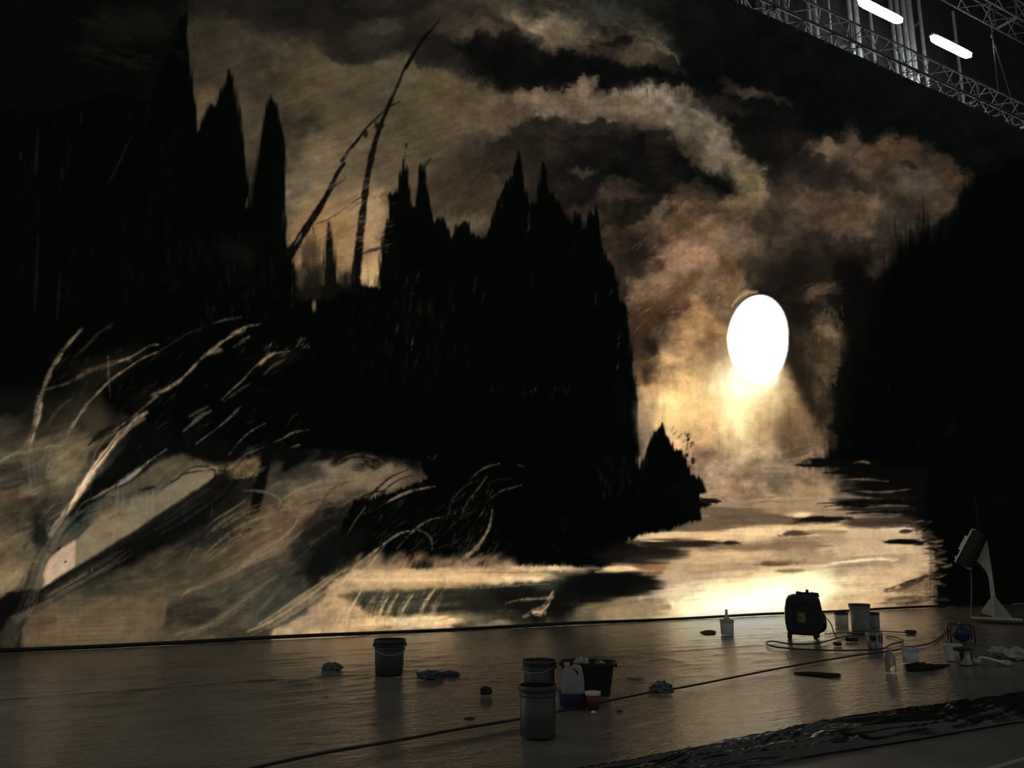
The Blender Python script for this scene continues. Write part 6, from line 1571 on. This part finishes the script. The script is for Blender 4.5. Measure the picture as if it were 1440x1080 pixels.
# blue cable reel
def reel():
    loc, s = place(1353, 905, 0.10); t = thing('cable_reel', 'blue cable reel in a black tube frame before the floodlight stand', 'cable reel', loc, face(1353) + 0.2)
    BL = mat('reel_blue', (0.02, 0.04, 0.11), 0.4, var=0.3)
    h = 24 * s; W_ = 30 * s
    bm = B(); lathe(bm, [(0, -.085), (h * .44, -.085), (h * .44, -.07), (h * .26, -.065), (h * .26, .065), (h * .44, .07), (h * .44, .085), (0, .085)], 28)
    bmesh.ops.rotate(bm, verts=bm.verts[:], cent=(0, 0, 0), matrix=Matrix.Rotation(math.pi / 2, 3, 'X')); bmesh.ops.translate(bm, vec=(0, 0, h * .50), verts=bm.verts[:]); obj('drum', bm, BL, t, True)
    bm = B(); lathe(bm, [(h * .27, -.06), (h * .40, -.055), (h * .41, 0), (h * .40, .055), (h * .27, .06)], 28)
    bmesh.ops.rotate(bm, verts=bm.verts[:], cent=(0, 0, 0), matrix=Matrix.Rotation(math.pi / 2, 3, 'X')); bmesh.ops.translate(bm, vec=(0, 0, h * .50), verts=bm.verts[:]); obj('wound_cable', bm, CAB, t, True)
    for y in (-.11, .11):
        bm = B(); tube(bm, smooth_path([(-W_ / 2, y, .012), (-W_ / 2, y, h * .8), (-W_ * .38, y, h * 1.02), (0, y, h * 1.06), (W_ * .38, y, h * 1.02), (W_ / 2, y, h * .8), (W_ / 2, y, .012)], 4), .011, 8); obj('frame_loop', bm, BLK_P, t, True)
    for x, z in ((-W_ / 2, .02), (W_ / 2, .02), (0, h * .5), (0, h * 1.06)):
        bm = B(); tube(bm, [(x, -.11, z), (x, .11, z)], .011 if z < h else .015, 8); obj('cross_bar', bm, BLK_P, t, True)
reel()

# ---------------------------------------------------------------- blower
def prism(bm, pts, y0, y1):
    a = [bm.verts.new((x, y0, z)) for x, z in pts]; b = [bm.verts.new((x, y1, z)) for x, z in pts]
    bm.faces.new(a); bm.faces.new(b[::-1])
    for i in range(len(pts)):
        j = (i + 1) % len(pts); bm.faces.new((a[i], b[i], b[j], a[j]))
def blower():
    loc, s = place(1135, 900, 0.22)
    t = thing('air_blower', 'black floor drying blower with a yellow sticker standing in front of the bright water', 'blower', loc, face(1135) + 0.05)
    M_ = mat('blower_black', (0.008, 0.009, 0.010), 0.45, var=0.3)
    def q(px, py): return ((px - 1135) * s, (900 - py) * s)
    out = [q(*p) for p in ((1112, 894), (1108.5, 888), (1107, 877), (1107.5, 860), (1110, 848), (1113.5, 842), (1119, 840), (1126, 839), (1137, 839), (1148, 840), (1154, 842), (1155.5, 850), (1157, 860), (1158, 872), (1157, 884), (1153, 892), (1146, 895), (1130, 895))]
    bm = B(); prism(bm, out, -0.20, 0.20); o = obj('housing', bm, M_, t)
    mo = o.modifiers.new('round', 'BEVEL'); mo.width = 0.05; mo.segments = 3; mo.limit_method = 'ANGLE'; mo.angle_limit = 1.0
    for p in o.data.polygons: p.use_smooth = False
    # raised snail band across the front
    bm = B(); sp = [(0.17 * (1 + 0.25 * k / 24) * math.cos(0.6 + k * 0.25), -0.205, 0.38 + 0.17 * (1 + 0.25 * k / 24) * math.sin(0.6 + k * 0.25)) for k in range(25)]
    tube(bm, sp, 0.014, 6); obj('volute_rib', bm, M_, t, True)
    # top spout and carrying handle
    bm = B(); prism(bm, [q(1126, 842), q(1124, 837), q(1126, 835.5), q(1134, 837), q(1136, 842)], -0.15, 0.1); obj('spout_lip', bm, M_, t)
    bm = B(); prism(bm, [q(1145, 842), q(1145, 836.5), q(1154, 838), q(1155, 843)], -0.15, 0.12); obj('handle_bracket', bm, M_, t)
    bm = B(); tube(bm, [(q(1126, 0)[0], -0.10, q(0, 838)[1]), (q(1137, 0)[0], -0.12, q(0, 837.5)[1]), (q(1154, 0)[0], -0.10, q(0, 838.5)[1])], 0.016, 8); obj('handle', bm, M_, t, True)
    bm = B(); lathe(bm, [(0.02, -0.05), (0.026, 0.0), (0.024, 0.055), (0.015, 0.062), (0, 0.062)], 12, (q(1139, 0)[0], -0.12, q(0, 838)[1])); obj('knob', bm, M_, t, True)
    bm = B(); tube(bm, smooth_path([(q(1139, 0)[0], -0.12, q(0, 838)[1]), (q(1136, 0)[0], -0.19, q(0, 846)[1]), (q(1130, 0)[0], -0.215, q(0, 852)[1]), (q(1121, 0)[0], -0.215, q(0, 853)[1])], 4), 0.018, 8); obj('hose', bm, M_, t, True)
    # motor on the right flank
    bm = B(); lathe(bm, [(0, 0.10), (0.10, 0.09), (0.15, 0.05), (0.17, 0.0), (0.17, -0.08)], 20)
    bmesh.ops.rotate(bm, verts=bm.verts[:], cent=(0, 0, 0), matrix=Matrix.Rotation(math.pi / 2, 3, 'Y')); bmesh.ops.translate(bm, vec=(q(1156, 0)[0] - 0.02, -0.01, q(0, 877)[1]), verts=bm.verts[:]); obj('motor_cover', bm, M_, t, True)
    # intake grille at the back
    for r in (0.08, 0.14, 0.20):
        bm = B(); tube(bm, [(r * math.cos(a * math.pi / 12), 0.205, 0.38 + r * math.sin(a * math.pi / 12)) for a in range(25)], 0.008, 6); obj('grille_ring', bm, M_, t, True)
    for x, y in ((q(1111.5, 0)[0], -0.15), (q(1146, 0)[0], -0.15), (q(1113, 0)[0], 0.15), (q(1150, 0)[0], 0.15)):
        bm = B(); box(bm, x - 0.032, x + 0.032, y - 0.05, y + 0.05, 0.0, 0.10, bev=0.012); obj('foot', bm, BLK_P, t)
    bm = B(); a = q(1124, 877); b = q(1134, 864); box(bm, a[0], b[0], -0.206, -0.202, a[1], b[1])
    o = obj('sticker', bm, mat('sticker_yellow', (0.20, 0.20, 0.05), 0.5, var=0.35, scale=40), t); o['label'] = 'yellow warning sticker'
    for k in range(3):
        bm = B(); z = a[1] + (b[1] - a[1]) * (0.2 + 0.18 * k); box(bm, a[0] + 0.015, b[0] - 0.02 - 0.015 * k, -0.208, -0.206, z, z + 0.008); obj('print_line', bm, BLK_P, o)
    bm = B(); tube(bm, smooth_path([(q(1163, 0)[0], 0, q(0, 872)[1]), (q(1168, 0)[0], -0.02, q(0, 880)[1]), (q(1172, 0)[0], -0.06, 0.06), (q(1176, 0)[0], -0.1, 0.022)], 5), 0.009, 6); obj('power_cord', bm, CAB, t, True)
blower()

# ---------------------------------------------------------------- floodlight on its white stand
def flood():
    loc, s = place(1404, 876, 0.0)
    t = thing('floodlight', 'tilted black floodlight on a white plywood stand with wheeled base at the right', 'floodlight', loc, face(1395) - 0.12)
    PL = mat('plywood_white', (0.46, 0.45, 0.43), 0.6, var=0.15, scale=4)
    def q(px, py): return ((px - 1404) * s, (876 - py) * s)
    bm = B(); prism(bm, [q(*p) for p in ((1398.5, 868), (1398.5, 815), (1396, 805), (1391, 797), (1386, 791), (1391, 783), (1397, 770), (1401.5, 762), (1403, 800), (1404.5, 868))], -0.025, 0.025); obj('upright', bm, PL, t)
    for sg in (1, -1):
        if sg > 0: pts = [q(1402, 838), q(1421, 867), q(1421, 869), q(1402, 869)]
        else: pts = [q(1401, 838), q(1401, 869), q(1384, 863), q(1384, 861)]
        bm = B(); prism(bm, pts, -0.012, 0.012); obj('gusset', bm, PL, t)
    bm = B(); y = q(0, 869)[1]; prism(bm, [(-0.012 + q(1402, 0)[0], q(0, 838)[1]), (0.012 + q(1402, 0)[0], q(0, 838)[1]), (0.012 + q(1402, 0)[0], y), (-0.012 + q(1402, 0)[0], y)], -0.25, -0.025); obj('front_gusset', bm, PL, t)
    bm = B(); box(bm, q(1378, 0)[0], q(1434, 0)[0], -0.30, 0.30, 0.09, q(0, 868.5)[1], bev=0.008); obj('base_board', bm, BLK_P, t)
    bm = B(); box(bm, q(1373, 0)[0], q(1436, 0)[0], -0.34, -0.28, 0.075, 0.12, bev=0.006); obj('base_rail', bm, PL, t)
    for px in (1381, 1419):
        for y in (-0.27, 0.22):
            bm = B(); lathe(bm, [(0, -.018), (.036, -.018), (.04, 0), (.036, .018), (0, .018)], 14)
            bmesh.ops.rotate(bm, verts=bm.verts[:], cent=(0, 0, 0), matrix=Matrix.Rotation(math.pi / 2, 3, 'Y')); bmesh.ops.translate(bm, vec=(q(px, 0)[0], y, 0.042), verts=bm.verts[:])
            box(bm, q(px, 0)[0] - .022, q(px, 0)[0] + .022, y - .014, y + .014, .05, .10); obj('caster', bm, mat('caster_grey', (0.12, 0.12, 0.12), 0.5), t)
    # the lamp head
    cx, cz = q(1381, 773); ang = math.atan2(q(1392, 747)[1] - q(1367, 790)[1], q(1392, 747)[0] - q(1367, 790)[0])
    mx = Matrix.Translation((cx, -0.02, cz)) @ Matrix.Rotation(-ang, 4, 'Y')
    L = 52 * s; th = 17 * s
    mh = Matrix.Rotation(-ang, 4, 'Y')
    bm = B(); box(bm, -L / 2, L / 2, -0.36, 0.02, -th * .55, th * .35, mh, 0.03); hd = obj('lamp_head', bm, BLK_P, t); hd.location = (cx, -0.05, cz)
    for k in range(7):
        bm = B(); x = -L * .4 + k * L * .8 / 6; box(bm, x - .006, x + .006, -0.34, 0.0, -th * .72, -th * .5, mh); obj('cooling_fin', bm, BLK_P, hd)
    FR = mat('lamp_rim_lit_edge', (0.85, 0.83, 0.8), 0.3)  # near-white colour stands in for light catching the lamp's front edge
    for y0, y1 in ((-0.37, -0.345), (0.005, 0.03)):
        bm = B(); box(bm, -L / 2, L / 2, y0, y1, th * .33, th * .45, mh); obj('front_rim', bm, FR, hd)
    for x0, x1 in ((-L / 2 - .01, -L / 2 + .02), (L / 2 - .02, L / 2 + .01)):
        bm = B(); box(bm, x0, x1, -0.37, 0.03, th * .33, th * .45, mh); obj('front_rim', bm, FR, hd)
    bm = B(); box(bm, -L / 2 + .02, L / 2 - .02, -0.345, 0.005, th * .36, th * .40, mh); obj('glass', bm, mat('lamp_glass', (0.2, 0.2, 0.2), 0.08, var=0.02), hd)
    for k, (x0, x1) in enumerate(((-L * .15, L * .28),)):
        bm = B(); box(bm, x0, x1, -0.37, -0.355, th * .45, th * .62, mh, 0.004); obj('shade_flap', bm, FR, hd)
    c0 = Vector((cx, -0.05, cz))
    def lq(px, py, y=-0.2): v = q(px, py); return Vector((v[0], y, v[1])) - c0 + Vector((0, 0, 0))
    bm = B(); tube(bm, smooth_path([lq(1361.5, 784), lq(1362.5, 791), lq(1369, 796), lq(1378, 802), lq(1379.5, 800)], 4), 0.02, 8); obj('yoke', bm, mat('yoke_pale', (0.35, 0.34, 0.33), 0.45, 0.3), hd, True)
    bm = B(); tube(bm, smooth_path([lq(1379, 802), lq(1378, 820), lq(1375.5, 845), lq(1373, 873, -0.36)], 5), 0.009, 6); obj('power_cord', bm, mat('cord_grey', (0.16, 0.16, 0.16), 0.5), hd, True)
flood()
